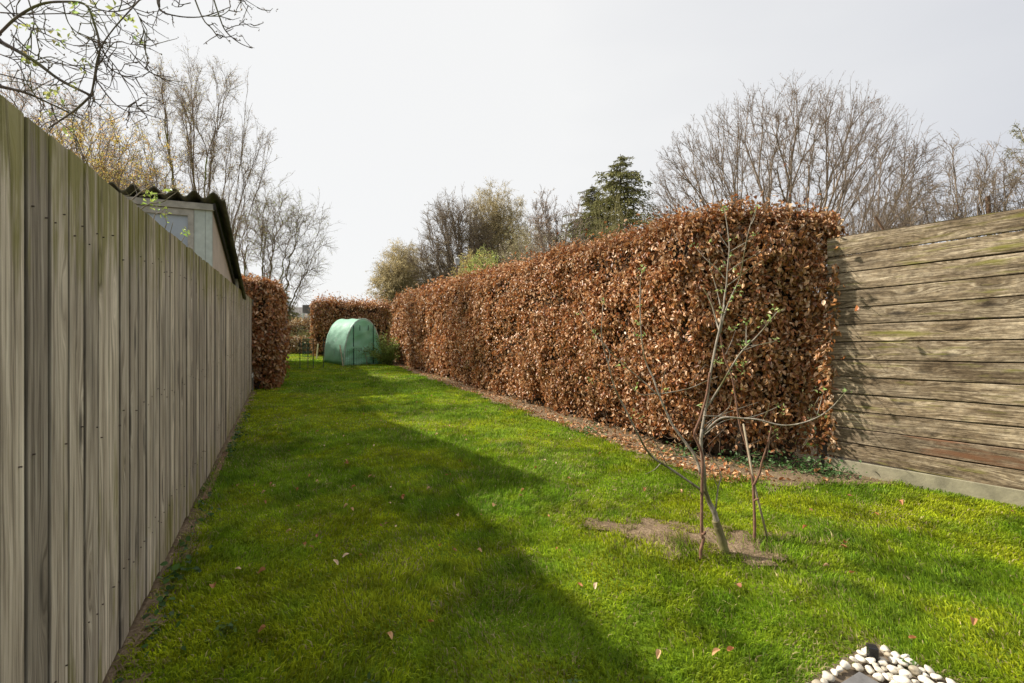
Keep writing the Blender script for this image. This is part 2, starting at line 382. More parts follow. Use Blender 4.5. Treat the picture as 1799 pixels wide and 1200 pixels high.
# grass blades
rng = np.random.default_rng(7)
def blades(n_per, x0, x1, y0, y1, hscale, wscale):
    A = (x1 - x0) * (y1 - y0); n = int(n_per * A)
    x = rng.uniform(x0, x1, n); y = rng.uniform(y0, y1, n)
    L = Lof(x, y)
    ok = (L > -.70) & (L < 6.0)
    far = y > 20.5; ok = np.where(far, (x > -14) & (x < -3), ok)
    sm = soil_mask(x, y) + rng.normal(0, .035, n)
    ok &= (sm < 0) | (rng.random(n) < .10 + .75 * ((fbm(x * 7, y * 7, 81, 3) > .56) & (Lof(x, y) < 3.6)))
    ok &= bed_mask(x, y) + rng.normal(0, .014, n) - .05 * (fbm(x * 14, y * 14, 71, 3) - .5) < 0.004
    vis = np.abs(x / np.maximum(y, .3)) < 1.25
    ok &= vis | (rng.random(n) < .4)
    x = x[ok]; y = y[ok]; n = len(x)
    tuft = fbm(x * 2.2, y * 2.2, 11, 3); moss = fbm(x * .9 + 5, y * 1.3, 21, 3); sw = fbm(x * 1.6, y * 1.6, 31, 2)
    shade_side = np.clip((1.8 - Lof(x, y)) / 2.5, 0, 1)            # mossier turf beside the fence
    mossf = np.clip((.6 * moss + .4 * fbm(x * 4.5, y * 4.5, 61, 3) - .45 + .05 * shade_side) * 5, 0, 1)
    edge = np.clip(1 - np.abs(soil_mask(x, y)) / .15, 0, 1)
    near_bed = np.clip(1 + bed_mask(x, y) / .12, 0, 1)
    h = (.024 + .030 * np.clip((tuft - .3) * 2.0, 0, 1) + .02 * edge) * rng.uniform(.6, 1.3, n) * (1 - .35 * mossf) * hscale
    h *= 1 - .35 * near_bed
    th = sw * 9 + rng.normal(0, 1.1, n)
    lean = np.abs(rng.normal(.55, .35, n)) * (1 + .4 * near_bed)
    dx = np.cos(th); dy = np.sin(th)
    w = rng.uniform(.0012, .0027, n) * wscale * (1 + .5 * mossf)
    ph = rng.uniform(0, np.pi, n); wx = np.cos(ph) * w; wy = np.sin(ph) * w
    z0 = np.zeros(n)
    b = np.stack([x, y, z0], -1); wv = np.stack([wx, wy, z0], -1)
    mid = b + np.stack([dx * h * lean * .35, dy * h * lean * .35, h * .62], -1)
    tip = b + np.stack([dx * h * lean * 1.2, dy * h * lean * 1.2, h * np.clip(1.1 - .35 * lean, .25, 1)], -1)
    V = np.stack([b - wv, b + wv, mid - wv * .9, mid + wv * .9, tip], 1).reshape(-1, 3)
    i = np.arange(n)[:, None] * 5
    F = np.concatenate([i + [0, 1, 3], i + [0, 3, 2], i + [2, 3, 4]])
    c1 = np.array([.105, .200, .014]); c2 = np.array([.235, .350, .014]); c3 = np.array([.42, .43, .014]); c4 = np.array([.42, .34, .17])
    t = np.clip(rng.normal(.45, .3, n) + (tuft - .5) * -1.0, 0, 1)[:, None]
    c = c1 * (1 - t) + c2 * t
    c = c * (1 - mossf[:, None] * .6) + c3 * mossf[:, None] * .6
    dryp = .05 + .10 * (fbm(x * 1.4, y * 1.4, 41) > .58) + .35 * near_bed + .25 * edge * (rng.random(n) < .5) + .35 * (soil_mask(x, y) > 0)
    dry = (rng.random(n) < dryp)[:, None]
    c = np.where(dry, c4 * rng.uniform(.6, 1.15, (n, 1)), c)
    c = c * rng.uniform(.6, 1.4, (n, 1)) * (1 + 1.0 * (fbm(x * 9, y * 9, 51, 2) - .5) + .2 * (fbm(x * 2.6, y * 2.6, 57, 2) - .5))[:, None]
    C = np.repeat(c, 5, 0); C.reshape(-1, 5, 3)[:, :2] *= .88
    return V, F, C
parts = [blades(13500, -3.2, 4.8, .9, 2.7, 1., 1.), blades(10500, -3.0, 5.2, 2.7, 4.1, 1., 1.1), blades(6500, -4.0, 5.0, 4.1, 6.2, 1., 1.35),
         blades(2600, -6, 3.5, 6.2, 10.5, 1., 1.9), blades(1300, -9, 1.5, 10.5, 17, 1.05, 2.7), blades(800, -14, -2, 17, 27.5, 1.1, 3.6)]
off = 0; Vs = []; Fs = []; Cs = []
for V, F, C in parts: Vs.append(V); Fs.append(F + off); Cs.append(C); off += len(V)
g = bulk('grass', np.concatenate(Vs), np.concatenate(Fs), M_GRASS, tint=np.concatenate(Cs))
props(g, 'short green lawn grass with mossy yellow patches', 'grass', None, 'stuff')
print('blades', off // 5)

# ------------------------------------------------------------------ leaves and hedges
def leaf_mesh(P, Nn, D, size, wid, curl, fold, lod=1):
    """P positions, Nn normals, D the way each leaf points; returns V,F and verts per leaf"""
    n = len(P); D = nrm(D - (D * Nn).sum(-1, keepdims=True) * Nn); Sd = np.cross(D, Nn)
    s = size[:, None]; w = wid[:, None]; cu = curl[:, None]; fo = fold[:, None]
    def pt(t, side, lift):
        return P + D * s * t + Sd * w * side + Nn * s * lift
    if lod:
        pts = [pt(0, 0, 0), pt(.3, -.42, fo * .42 - .02), pt(.32, 0, -cu * .10), pt(.3, .42, fo * .42),
               pt(.66, -.38, fo * .38 - cu * .32), pt(.68, 0, -cu * .38), pt(.66, .38, fo * .38 - cu * .30), pt(.97, 0, -cu * .85)]
        F0 = [[0, 1, 2], [0, 2, 3], [1, 4, 5], [1, 5, 2], [2, 5, 6], [2, 6, 3], [4, 7, 5], [5, 7, 6]]
    else:
        pts = [pt(0, 0, 0), pt(.5, -.45, fo * .4 - cu * .2), pt(.5, 0, -cu * .2), pt(.5, .45, fo * .4 - cu * .2), pt(1, 0, -cu * .8)]
        F0 = [[0, 1, 2], [0, 2, 3], [1, 4, 2], [2, 4, 3]]
    k = len(pts); V = np.stack(pts, 1).reshape(-1, 3)
    F = (np.arange(n)[:, None, None] * k + np.array(F0)[None]).reshape(-1, 3)
    return V, F, k
def beech_tint(n, r, x=None, y=None, warm=1.):
    base = np.array([[.39, .182, .064], [.52, .300, .142], [.33, .118, .036], [.68, .48, .30], [.17, .075, .034]])
    p = r.choice(5, n, p=[.34, .27, .20, .12, .07])
    c = base[p] * r.uniform(.8, 1.2, (n, 1)); c[:, 0] *= warm
    return c

def hedge(label, name,  p0, p1, thick, height, seed, dens, leaf=.058, lod_near=True, grp=None, ragged=0., faces=('front', 'top', 'start', 'end', 'back'), hend=None, lowgap=.25, warm=1., cross=None, raise_=0.):
    """clipped beech hedge: p0->p1 is the foot of its front face; thickness goes to the right-hand normal given by thick sign"""
    r = np.random.default_rng(seed); p0 = np.array([*p0, 0.]); p1 = np.array([*p1, 0.]); Ln = np.linalg.norm(p1 - p0); d = (p1 - p0) / Ln
    nr = np.array([d[1], -d[0], 0.]) * np.sign(thick); T = abs(thick); cr_ = nr if cross is None else np.array([*cross, 0.])      # from front face into the hedge
    hend = height if hend is None else hend
    t0 = thing(name, label, 'hedge', p0, grp)
    up = np.array([0, 0, 1.])
    def surf(face, a, b):
        """a,b in 0..1 -> position and normal; rounded shoulders and bulges"""
        s = {'front': a, 'back': a, 'top': a, 'start': np.zeros_like(a), 'end': np.ones_like(a)}[face] * Ln
        H = height + (hend - height) * s / Ln
        if face in ('front', 'back'):
            z = b * H; q = np.zeros_like(a) if face == 'front' else np.full_like(a, T); n = np.broadcast_to(-nr if face == 'front' else nr, (len(a), 3))
        elif face == 'top': z = H; q = b * T; n = np.broadcast_to(up, (len(a), 3))
        else:
            q = a * T; z = b * H; ne = nrm(np.array([cr_[1], -cr_[0], 0.])); n = np.broadcast_to(ne if face == 'start' else -ne, (len(a), 3))
            if (ne @ d > 0) == (face == 'start'): n = -n
        cx = (q - T / 2) / (T / 2); zz = z / H
        # round the shoulders
        rr = .20
        sh = np.clip((zz - (1 - rr / H * 1.3)) / (rr / H * 1.3), 0, 1)
        if face in ('front', 'back', 'start', 'end'): inset = .16 * sh ** 2 ; drop = 0
        else: inset = 0; drop = .13 * np.abs(cx) ** 4
        tb = .10 * np.clip(1 - zz * 3.2, 0, 1)                              # thinner at the foot
        u = s if face in ('front', 'back', 'top') else q + 50
        bul = .26 * (fbm(u * .9, z * .9 + (q * .9 if face == 'top' else 0), seed, 3) - .5) + .17 * (fbm(u * 4, z * 4, seed + 3, 2) - .5)
        pos = p0 + d * s[:, None] + cr_ * np.asarray(q)[:, None] + up * (z - (drop if face == 'top' else 0))[:, None]
        pos = pos + n * (bul - inset - tb)[:, None]
        ends = np.clip(1 - np.minimum(s, Ln - s) / .25, 0, 1)
        if face in ('front', 'back', 'top'): pos = pos - n * (.12 * ends ** 2)[:, None]
        sp = (np.abs(cx) ** 6) * .1
        if face in ('start', 'end'): pos = pos - n * sp[:, None]
        return pos, n
    Pall = []; Nall = []; Sall = []
    areas = {'front': Ln * height, 'back': Ln * height * .4, 'top': Ln * T, 'start': T * height, 'end': T * height}
    for f in faces:
        n = int(dens * areas[f]);
        a = r.random(n); b = r.random(n)
        pos, nn = surf(f, a, b)
        cd = np.hypot(pos[:, 0], pos[:, 1])
        keep = r.random(n) < np.clip(6.6 / cd, .2, 1.) ** .85
        zr = pos[:, 2] - raise_ * np.exp(-np.linalg.norm(pos[:, :2] - p0[None, :2], axis=1) / 3.5)
        keep &= r.random(n) < np.clip(.10 + zr / lowgap * .55, 0, 1)
        if f == 'front' or f == 'start':                                     # scattered thin spots
            keep &= r.random(n) < np.clip(1.5 - 1.3 * (fbm(a * Ln * 1.7 + 9 * (f == 'start'), b * height * 2.1, seed + 40, 3) > .58), .22, 1)
        pos = pos[keep]; nn = nn[keep]; sz = np.clip(cd[keep] / 8.5, 1., 1.6)
        dep = np.abs(r.normal(0, .06, len(pos))) - .02 + .09 * (fbm(pos[:, 0] * 5 + pos[:, 1] * 3, pos[:, 2] * 6, seed + 70, 3) - .45)
        if f == 'top': dep = dep - r.exponential(.03 + ragged, len(pos))
        rag = r.random(len(pos)) < .05; dep = dep - rag * r.exponential(.05, len(pos))
        pos = pos - nn * dep[:, None]
        Pall.append(pos); Nall.append(nn); Sall.append(sz)
    P = np.concatenate(Pall); Nn = np.concatenate(Nall); sc = np.concatenate(Sall); n = len(P)
    Nn = nrm(Nn * 1.0 + r.normal(0, .62, (n, 3)) + np.array([0, 0, .25]))
    D = nrm(r.normal(0, .6, (n, 3)) + np.array([0, 0, -.95]))
    size = leaf * r.uniform(.65, 1.25, n) * sc
    V, F, k = leaf_mesh(P, Nn, D, size, size * r.uniform(.45, .72, n), r.uniform(-.5, 1.0, n), r.uniform(.1, 1.3, n), 1 if lod_near else 0)
    tint = beech_tint(n, r, warm=warm) * (1 + .5 * (fbm(P[:, 0] * 1.3 + P[:, 1], P[:, 2] * 1.6, seed + 9, 3) - .5))[:, None]
    bulk('foliage', V, F, M_BEECH, t0, tint=np.repeat(tint, k, 0))
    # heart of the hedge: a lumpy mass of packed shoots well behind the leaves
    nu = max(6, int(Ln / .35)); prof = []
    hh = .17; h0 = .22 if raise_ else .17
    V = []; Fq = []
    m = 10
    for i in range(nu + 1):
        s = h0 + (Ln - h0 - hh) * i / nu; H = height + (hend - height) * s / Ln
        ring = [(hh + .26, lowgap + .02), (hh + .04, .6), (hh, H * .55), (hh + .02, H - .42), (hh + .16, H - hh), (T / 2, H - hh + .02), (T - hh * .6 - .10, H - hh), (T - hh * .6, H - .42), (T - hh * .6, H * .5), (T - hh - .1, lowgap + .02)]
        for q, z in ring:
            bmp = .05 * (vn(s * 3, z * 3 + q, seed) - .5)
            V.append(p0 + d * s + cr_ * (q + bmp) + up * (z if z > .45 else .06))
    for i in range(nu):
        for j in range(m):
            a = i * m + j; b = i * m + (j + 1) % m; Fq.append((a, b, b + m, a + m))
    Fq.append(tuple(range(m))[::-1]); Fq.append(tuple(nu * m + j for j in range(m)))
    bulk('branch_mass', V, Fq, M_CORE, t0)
    # stems and twigs
    ns = max(3, int(Ln / .22)); s = np.linspace(.12, Ln - .12, ns) + r.normal(0, .05, ns)
    st = p0 + d * s[:, None] + cr_ * (T * r.uniform(.32, .55, ns))[:, None]
    kk = 6; Z = np.linspace(0, height * .75, kk)
    Pp = st[:, None] + up * Z[None, :, None] + np.cumsum(r.normal(0, .045, (ns, kk, 3)) * np.array([1, 1, 0]), 1)
    R = np.linspace(.022, .008, kk)[None] * r.uniform(.7, 1.3, (ns, 1))
    V1, F1 = tubes(Pp, R, 6)
    bulk('stem', V1, F1, M_TWIGH, t0, smooth=True)['kind'] = 'stuff'
    nt_ = int(min(9000, n * .07)); ii = r.choice(n, nt_)
    tipp = P[ii] + r.normal(0, .03, (nt_, 3)); nn0 = np.concatenate(Nall)[ii]
    root = tipp - nn0 * r.uniform(.12, .28, (nt_, 1)) + r.normal(0, .09, (nt_, 3)); root[:, 2] = np.maximum(root[:, 2], .02)
    mid = (tipp + root) / 2 + r.normal(0, .02, (nt_, 3)); tipp = tipp + nn0 * r.uniform(-.02, .05, (nt_, 1))
    Pp = np.stack([root, mid, tipp], 1); V2, F2 = tubes(Pp, np.broadcast_to(np.array([.0035, .0025, .001]), (nt_, 3)), 3)
    bulk('twigs', V2, F2, M_TWIGH, t0)['kind'] = 'stuff'
    if raise_:                                                                # bare shoots at the open foot of the hedge
        nb_ = 900; s = r.exponential(2.6, nb_) % Ln; q = r.uniform(.1, .95, nb_) * T; st = p0 + d * s[:, None] + cr_ * q[:, None] + up * r.uniform(.0, .45, nb_)[:, None]
        dd_ = nrm(r.normal(0, .55, (nb_, 3)) + np.array([-.25, -.2, .7])); L_ = r.uniform(.12, .42, nb_)
        Pp = np.stack([st, st + dd_ * L_[:, None] * .5 + r.normal(0, .02, (nb_, 3)), st + dd_ * L_[:, None]], 1); Pp[..., 2] = np.maximum(Pp[..., 2], 0)
        V5, F5 = tubes(Pp, np.broadcast_to(np.array([.006, .004, .0015]), (nb_, 3)), 4); bulk('foot_shoots', V5, F5, M_TWIGH, t0)['kind'] = 'stuff'
        n5 = 1500; i5 = r.integers(0, nb_, n5); f5 = r.random((n5, 1)); PP = Pp[i5, 1] * (1 - f5) + Pp[i5, 2] * f5; sz = leaf * r.uniform(.6, 1.1, n5)
        V6, F6, k6 = leaf_mesh(PP, nrm(r.normal(0, 1, (n5, 3))), nrm(r.normal(0, .6, (n5, 3)) + np.array([0, 0, -.8])), sz, sz * .6, r.uniform(-.3, .9, n5), r.uniform(0, 1., n5), 1)
        bulk('foot_leaves', V6, F6, M_BEECH, t0, tint=np.repeat(beech_tint(n5, r) * .85, k6, 0))
    if ragged:                                                                # unclipped shoots standing above the top
        ns = int(Ln * 9); a = r.random(ns); b = r.random(ns); pos, nn = surf('top', a, b)
        hgt = r.exponential(ragged * 3.2, ns)[:, None]
        tip = pos + up * hgt + r.normal(0, .05, (ns, 3)); Pp = np.stack([pos - up * .2, (pos + tip) / 2, tip], 1)
        V3, F3 = tubes(Pp, np.broadcast_to(np.array([.007, .005, .003]), (ns, 3)), 3); bulk('shoots', V3, F3, M_TWIGH, t0)['kind'] = 'stuff'
        q = np.repeat(np.arange(ns), 5); tt = r.random(len(q))[:, None]; PP = pos[q] * (1 - tt) + tip[q] * tt + r.normal(0, .02, (len(q), 3))
        n3 = len(q); sz = r.uniform(.05, .1, n3)
        V4, F4, k4 = leaf_mesh(PP, nrm(r.normal(0, 1, (n3, 3))), nrm(r.normal(0, 1, (n3, 3))), sz, sz * .6, r.uniform(0, .6, n3), r.uniform(0, .8, n3), 0)
        bulk('shoot_leaves', V4, F4, M_BEECH, t0, tint=np.repeat(beech_tint(n3, r) * .7, k4, 0))
    return t0

def LY(L, Y): return (L - .4706 * Y, Y)
hedge('tall clipped beech hedge with rusty brown leaves running the whole right side of the lawn', 'beech_hedge', LY(4.36, 5.2), LY(4.30, 19.2), 1.44, 2.60, 11, 5000, hend=2.5, warm=1.0, leaf=.053, ragged=.016, cross=(.955, -.29), raise_=.13)
hedge('narrow brown beech hedge that begins where the grey board fence ends', 'beech_hedge', LY(-.10, 10.95), LY(.0, 19.5), -.92, 2.42, 23, 3600, leaf=.062, hend=2.35, grp=None)
hedge('wide brown beech hedge with ragged upright shoots behind the green tunnel greenhouse', 'beech_hedge', (-9.45, 22.6), (-5.75, 22.2), -1.0, 2.55, 31, 3000, leaf=.065, ragged=.07, hend=2.4, lod_near=False)
hedge('low dark brown clipped hedge at the far left end of the lawn', 'low_hedge', (-13.2, 24.6), (-9.9, 24.4), -.8, .78, 37, 3000, leaf=.06, lod_near=False, lowgap=.1, warm=.8)
hedge('loose knee-high brown hedge seen over the low hedge, at the far left', 'low_hedge', (-14.5, 28.0), (-9.6, 27.4), -1.2, 1.55, 41, 2200, leaf=.07, ragged=.05, lod_near=False, lowgap=.1, warm=.8)

# ------------------------------------------------------------------ left fence (upright boards)
r = np.random.default_rng(5)
fl = thing('board_fence', 'weathered grey fence of upright boards left of the lawn, green algae along its top', 'fence', (-.72, 0, 0))
F0 = np.array([-.72, 0, 0.]); mb = MB(); s = -.8; LEN = 11.87; k = 0
while s < LEN:
    w = .143 + r.normal(0, .003); z0 = .05 + r.normal(0, .006); z1 = 2.03 + r.normal(0, .0035); rd = r.uniform(0, 100)
    jit = r.normal(0, .0016); lean = r.normal(0, .0012)
    style = r.random()
    nails = globals().setdefault('NAILS', [])
    for zz_ in (.35, 1.05, 1.78):
        for uu_ in (.03, .105):
            if r.random() < .6: nails.append((s + uu_ + r.normal(0, .006), zz_ + r.normal(0, .022)))
    if True: h_ = r.uniform(.006, .010); m_ = r.choice([.46, .5, .54, .36]); g_ = .0022 if style < .35 else .0006; prof = [(0, -.036), (.0, h_ - .004), (.0035, h_), (w * m_ - .004, h_), (w * m_ - .002, h_ - g_), (w * m_ + .003, h_ - g_), (w * m_ + .006, h_ - .001), (w - .0105, h_ - .0015), (w - .0075, h_ - .006), (w - .0075, -.028), (w, -.028), (w, -.036)]
    vs = []; bc = []; n = len(prof)
    for z, zz in ((z0, 0), (z1, 1)):
        for (u, dd) in prof:
            vs.append(F0 + G * (s + u + lean * zz) + RT * (dd + jit) + np.array([0, 0, z])); bc.append((u, z, rd))
    fs = [(i, i + 1, i + n + 1, i + n) for i in range(n - 1)] + [(n - 1, 0, n, 2 * n - 1), tuple(range(n))[::-1], tuple(range(n, 2 * n))]
    mb.add(vs, fs, bc)
    s += w + (.003 if r.random() < .12 else 0.0); k += 1
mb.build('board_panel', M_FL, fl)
nb = MB()
for (u_, z_) in NAILS: nb.tube([F0 + G * u_ + RT * .004 + np.array([0, 0, z_]), F0 + G * u_ + RT * .0125 + np.array([0, 0, z_])], .0024, 6)
nb.build('nails', plain('rusty_nail', (.06, .04, .03), .7), fl)['kind'] = 'stuff'
mb = MB()
for z in (.35, 1.05, 1.78):
    mb.box(F0 + G * (LEN - .8) / 2 - RT * .058 + np.array([0, 0, z]), G * (LEN + .8) / 2, RT * .02, np.array([0, 0, .045]), 3. + z, 'a')
mb.build('rail', M_POST, fl)
for i, s in enumerate(np.arange(-.6, 12, 1.83)):
    mb = MB(); mb.box(F0 + G * s - RT * .115 + np.array([0, 0, .98]), G * .035, RT * .035, np.array([0, 0, 1.02]), 9. + i, 'h'); mb.build('post', M_POST, fl)
mb = MB(); mb.box(F0 + G * (LEN + .025) - RT * .01 + np.array([0, 0, 1.0]), G * .018, RT * .04, np.array([0, 0, 1.03]), 77., 'h'); mb.build('end_post', M_POST, fl)
mb = MB(); mb.box(F0 + G * 5.4 - RT * .035 + np.array([0, 0, .03]), G * 6.3, RT * .012, np.array([0, 0, .055]), 55., 'a'); mb.build('gravel_board', M_CONC, fl)
M_WHITE = plain('chalky_white_paint', (.62, .62, .56), .7, .12, 12)
mb = MB(); mb.box(F0 + G * (LEN - .17) + RT * .022 + np.array([0, 0, .36]), G * .20, RT * .010, np.array([0, 0, .035]), 0, 'a'); br = mb.build('gate_bracket', M_WHITE, fl, bevel=.004)
mb = MB(); c = F0 + G * (LEN - .30) + RT * .030
mb.tube([c + np.array([0, 0, .33]), c + np.array([0, 0, .22]), c + G * .02 + np.array([0, 0, .17])], .008, 6); mb.build('hook', plain('dull_iron', (.10, .10, .09), .6), fl)
# timber edging lying against the foot of the fence
o = MB(); o.box(F0 + G * 5.15 + RT * .06 + np.array([0, 0, .016]), G * .8, RT * .022, np.array([0, 0, .018]), 12., 'a')
o = o.build('edging_timber', M_STICK, None, bevel=.004); props(o, 'short worn length of timber edging lying at the foot of the left board fence', 'edging')

# ------------------------------------------------------------------ right fence (horizontal planks)
fr = thing('plank_fence', 'sunlit weathered fence of wide horizontal planks at the right, meeting the hedge end', 'fence', (3.19, 4.8, 0))
A0 = np.array([3.19, 4.8, 0.]); dv = nrm(np.array([.94, -1., 0.])); nv = np.array([-dv[1], dv[0], 0.]) ;
nv = nv if nv @ np.array([-1, -1, 0]) > 0 else -nv                     # towards the lawn
t_r = np.linalg.norm(np.array([4.08 - 3.19, 3.856 - 4.8]))
YL = [420, 451, 480.6, 512, 542.6, 571, 601, 631.5, 660, 689, 718, 748, 773, 800]
YR = [368, 399.5, 442, 480, 518, 556.5, 594.6, 636, 675, 713, 750, 788, 825, 862]
YR = [368, 403, 441, 480, 518, 556.5, 595, 636, 675, 713, 750, 788, 825, 862]
zl = [CAMZ + (HY - y) / FPX * 4.8 for y in YL]; zr = [CAMZ + (HY - y) / FPX * 3.856 for y in YR]
r = np.random.default_rng(12); TL = 3.2; mb = MB(); wet = MB()
for i in range(13):
    rd = r.uniform(0, 100); tilt = r.normal(0, .0035)
    sl_ = ((zr[i] - zl[i]) / t_r, (zr[i + 1] - zl[i + 1]) / t_r)
    nseg = 16; vs = []; bc = []
    gap = .010
    ph = r.uniform(0, 9)
    for q in range(nseg + 1):
        t = -.05 + (TL + .05) * q / nseg
        ttp = zl[i] + sl_[0] * min(t, 1.5) - gap * (1 if i else 0) + .0025 * math.sin(t * 3 + ph); bt = zl[i + 1] + sl_[1] * min(t, 1.5) + .0025 * math.sin(t * 2.3 + ph * 2)
        f = .016 + r.normal(0, .0006)
        b = -.012
        lip = 0 if i == 1 or nseg is None else .014
        for (z, dd) in ((bt, b), (bt, f - .006), (bt + .003, f), (ttp - .004, f + tilt), (ttp, f - .006 + tilt), (ttp, b + .007), (ttp + lip, b + .006), (ttp + lip, b)):
            vs.append(A0 + dv * t + nv * dd + np.array([0, 0, z])); bc.append((z - bt + .02 * (dd < f - .01), t, rd))
    fs = []
    for q in range(nseg):
        for j in range(8):
            a = q * 8 + j; b2 = q * 8 + (j + 1) % 8; fs.append((a, b2, b2 + 8, a + 8))
    fs += [tuple(range(8))[::-1], tuple(nseg * 8 + j for j in range(8))]
    (wet if i == 11 else mb).add(vs, fs, bc)
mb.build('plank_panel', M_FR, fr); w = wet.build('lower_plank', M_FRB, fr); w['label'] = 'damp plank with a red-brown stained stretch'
for i, t in enumerate((.0, 1.55, 3.1)):
    mb = MB(); mb.box(A0 + dv * (t + .03) - nv * .052 + np.array([0, 0, 1.13]), dv * .035, nv * .035, np.array([0, 0, 1.16]), 31. + i, 'h'); mb.build('post', M_POST, fr)
mb = MB(); mb.box(A0 + dv * 1.55 + nv * .004 + np.array([0, 0, .062]), dv * 1.62, nv * .022, np.array([0, 0, .078]), 1., 'a'); mb.build('concrete_base', M_CONC, fr, bevel=.006)
c = gnd(1449, 822); mb = MB(); mb.box(c + np.array([0, 0, .62]), np.array([.022, -.02, 0]), np.array([.02, .022, 0]), np.array([0, 0, .64]), 66., 'h')
o = mb.build('wooden_post', M_POST, bevel=.004); props(o, 'grey wooden post at the hedge end, just left of the plank fence', 'post')

# ------------------------------------------------------------------ shed
sh = thing('garden_shed', 'old painted garden shed with mossy corrugated roof rising behind the left board fence', 'shed', (-3.42, 5.38, 0))
C0 = np.array([-3.325, 5.37, 0.]); U = G; Wv = -RT; up = np.array([0, 0, 1.])
def sp(u, w, z): return C0 + U * u + Wv * w + up * z
SW, SD = 2.6, 3.1
def roofz(u): return 2.80 - .275 * u
M_PAINT = plain('pale_green_grey_paint', (.42, .46, .42), .7, .16, 10); M_PAINTD = plain('weathered_grey_trim', (.34, .32, .28), .8, .25, 14)
M_PINK = plain('pinkish_fibre_board', (.46, .38, .31), .85, .12, 5); M_ROOF = plain('mossy_fibre_cement', (.10, .095, .07), .95, .5, 7, bumpd=.008)
M_PANE = plain('dusty_blue_panel', (.34, .38, .43), .35, .1, 6)
mb = MB()
for (w0, w1) in ((.0, .065), (.067, .17)):
    mb.box(sp(0, (w0 + w1) / 2, 1.36), U * .012, Wv * (w1 - w0) / 2, up * 1.36)
mb.box(sp(.01, 1.75, 1.36), U * .01, Wv * .85, up * 1.36)
mb.build('front_wall', M_PAINT, sh, bevel=.003)
mb = MB(); mb.box(sp(-.022, 1.3, 2.755), U * .016, Wv * 1.32, up * .036); mb.build('fascia', M_PAINTD, sh, bevel=.003)
wf = MB(); wf.box(sp(-.002, .20, 2.1), U * .016, Wv * .028, up * .615); wf.box(sp(-.002, .88, 2.1), U * .016, Wv * .02, up * .615)
wf.box(sp(-.003, .54, 2.68), U * .016, Wv * .315, up * .035); wf.box(sp(-.003, .54, 1.52), U * .016, Wv * .315, up * .035)
wfo = wf.build('window_frame', M_PAINTD, sh, bevel=.003)
mb = MB(); mb.box(sp(.012, .54, 2.1), U * .004, Wv * .31, up * .60); mb.build('window_panel', M_PANE, wfo)
mb = MB(); v = [sp(.02, -.004, 0), sp(SD, -.004, 0), sp(SD, -.004, roofz(SD) - .06), sp(.02, -.004, roofz(.02) - .06),
                sp(.02, .03, 0), sp(SD, .03, 0), sp(SD, .03, roofz(SD) - .06), sp(.02, .03, roofz(.02) - .06)]
mb.add(v, [(0, 1, 2, 3), (7, 6, 5, 4), (0, 4, 5, 1), (3, 2, 6, 7), (0, 3, 7, 4), (1, 5, 6, 2)]); mb.build('side_wall', M_PINK, sh)
mb = MB(); v2 = [q + Wv * (SW - .03) for q in map(np.asarray, v)]; mb.add(v2, [(0, 1, 2, 3), (7, 6, 5, 4), (0, 4, 5, 1), (3, 2, 6, 7), (0, 3, 7, 4), (1, 5, 6, 2)]); mb.build('side_wall', M_PINK, sh)
mb = MB(); mb.box(sp(SD, SW / 2, .95), U * .012, Wv * SW / 2, up * .95); mb.build('rear_wall', M_PINK, sh)
# barge board (dark, under the roof edge)
mb = MB(); bw = np.array([sp(-.05, -.035, roofz(-.05) - .015), sp(SD + .12, -.035, roofz(SD + .12) - .015)])
mb.add([bw[0], bw[1], bw[1] - up * .07, bw[0] - up * .07] + [q + Wv * .022 for q in (bw[0], bw[1], bw[1] - up * .07, bw[0] - up * .07)],
       [(0, 1, 2, 3), (7, 6, 5, 4), (0, 4, 5, 1), (3, 2, 6, 7), (0, 3, 7, 4), (1, 5, 6, 2)]); mb.build('barge_board', plain('blackened_board', (.03, .028, .025), .9), sh)
nx = 260; wx = np.linspace(-.13, SW + .1, nx); us = np.linspace(-.10, SD + .18, 8); V = []
for lay in (0, 1):
    for u in us:
        for w_ in wx: V.append(sp(u, w_, roofz(u) + .045 + .038 * math.cos((w_ + .02) * 2 * math.pi / .177) - .011 * lay))
Fq = []; n1 = len(us) * nx
for i in range(len(us) - 1):
    for j in range(nx - 1):
        a = i * nx + j; Fq.append((a, a + 1, a + nx + 1, a + nx)); b = a + n1; Fq.append((b, b + nx, b + nx + 1, b + 1))
for j in range(nx - 1):
    Fq.append((j, j + n1, j + n1 + 1, j + 1)); a = (len(us) - 1) * nx + j; Fq.append((a, a + 1, a + 1 + n1, a + n1))
for i in range(len(us) - 1):
    a = i * nx; Fq.append((a, a + nx, a + nx + n1, a + n1)); a += nx - 1; Fq.append((a, a + n1, a + nx + n1, a + nx))
bulk('corrugated_roof', V, Fq, M_ROOF, sh)
mb = MB(); mb.box(sp(SD * .8, -.045, 2.02), U * .12, Wv * .02, up * .16); mb.build('eaves_block', M_PAINTD, sh)

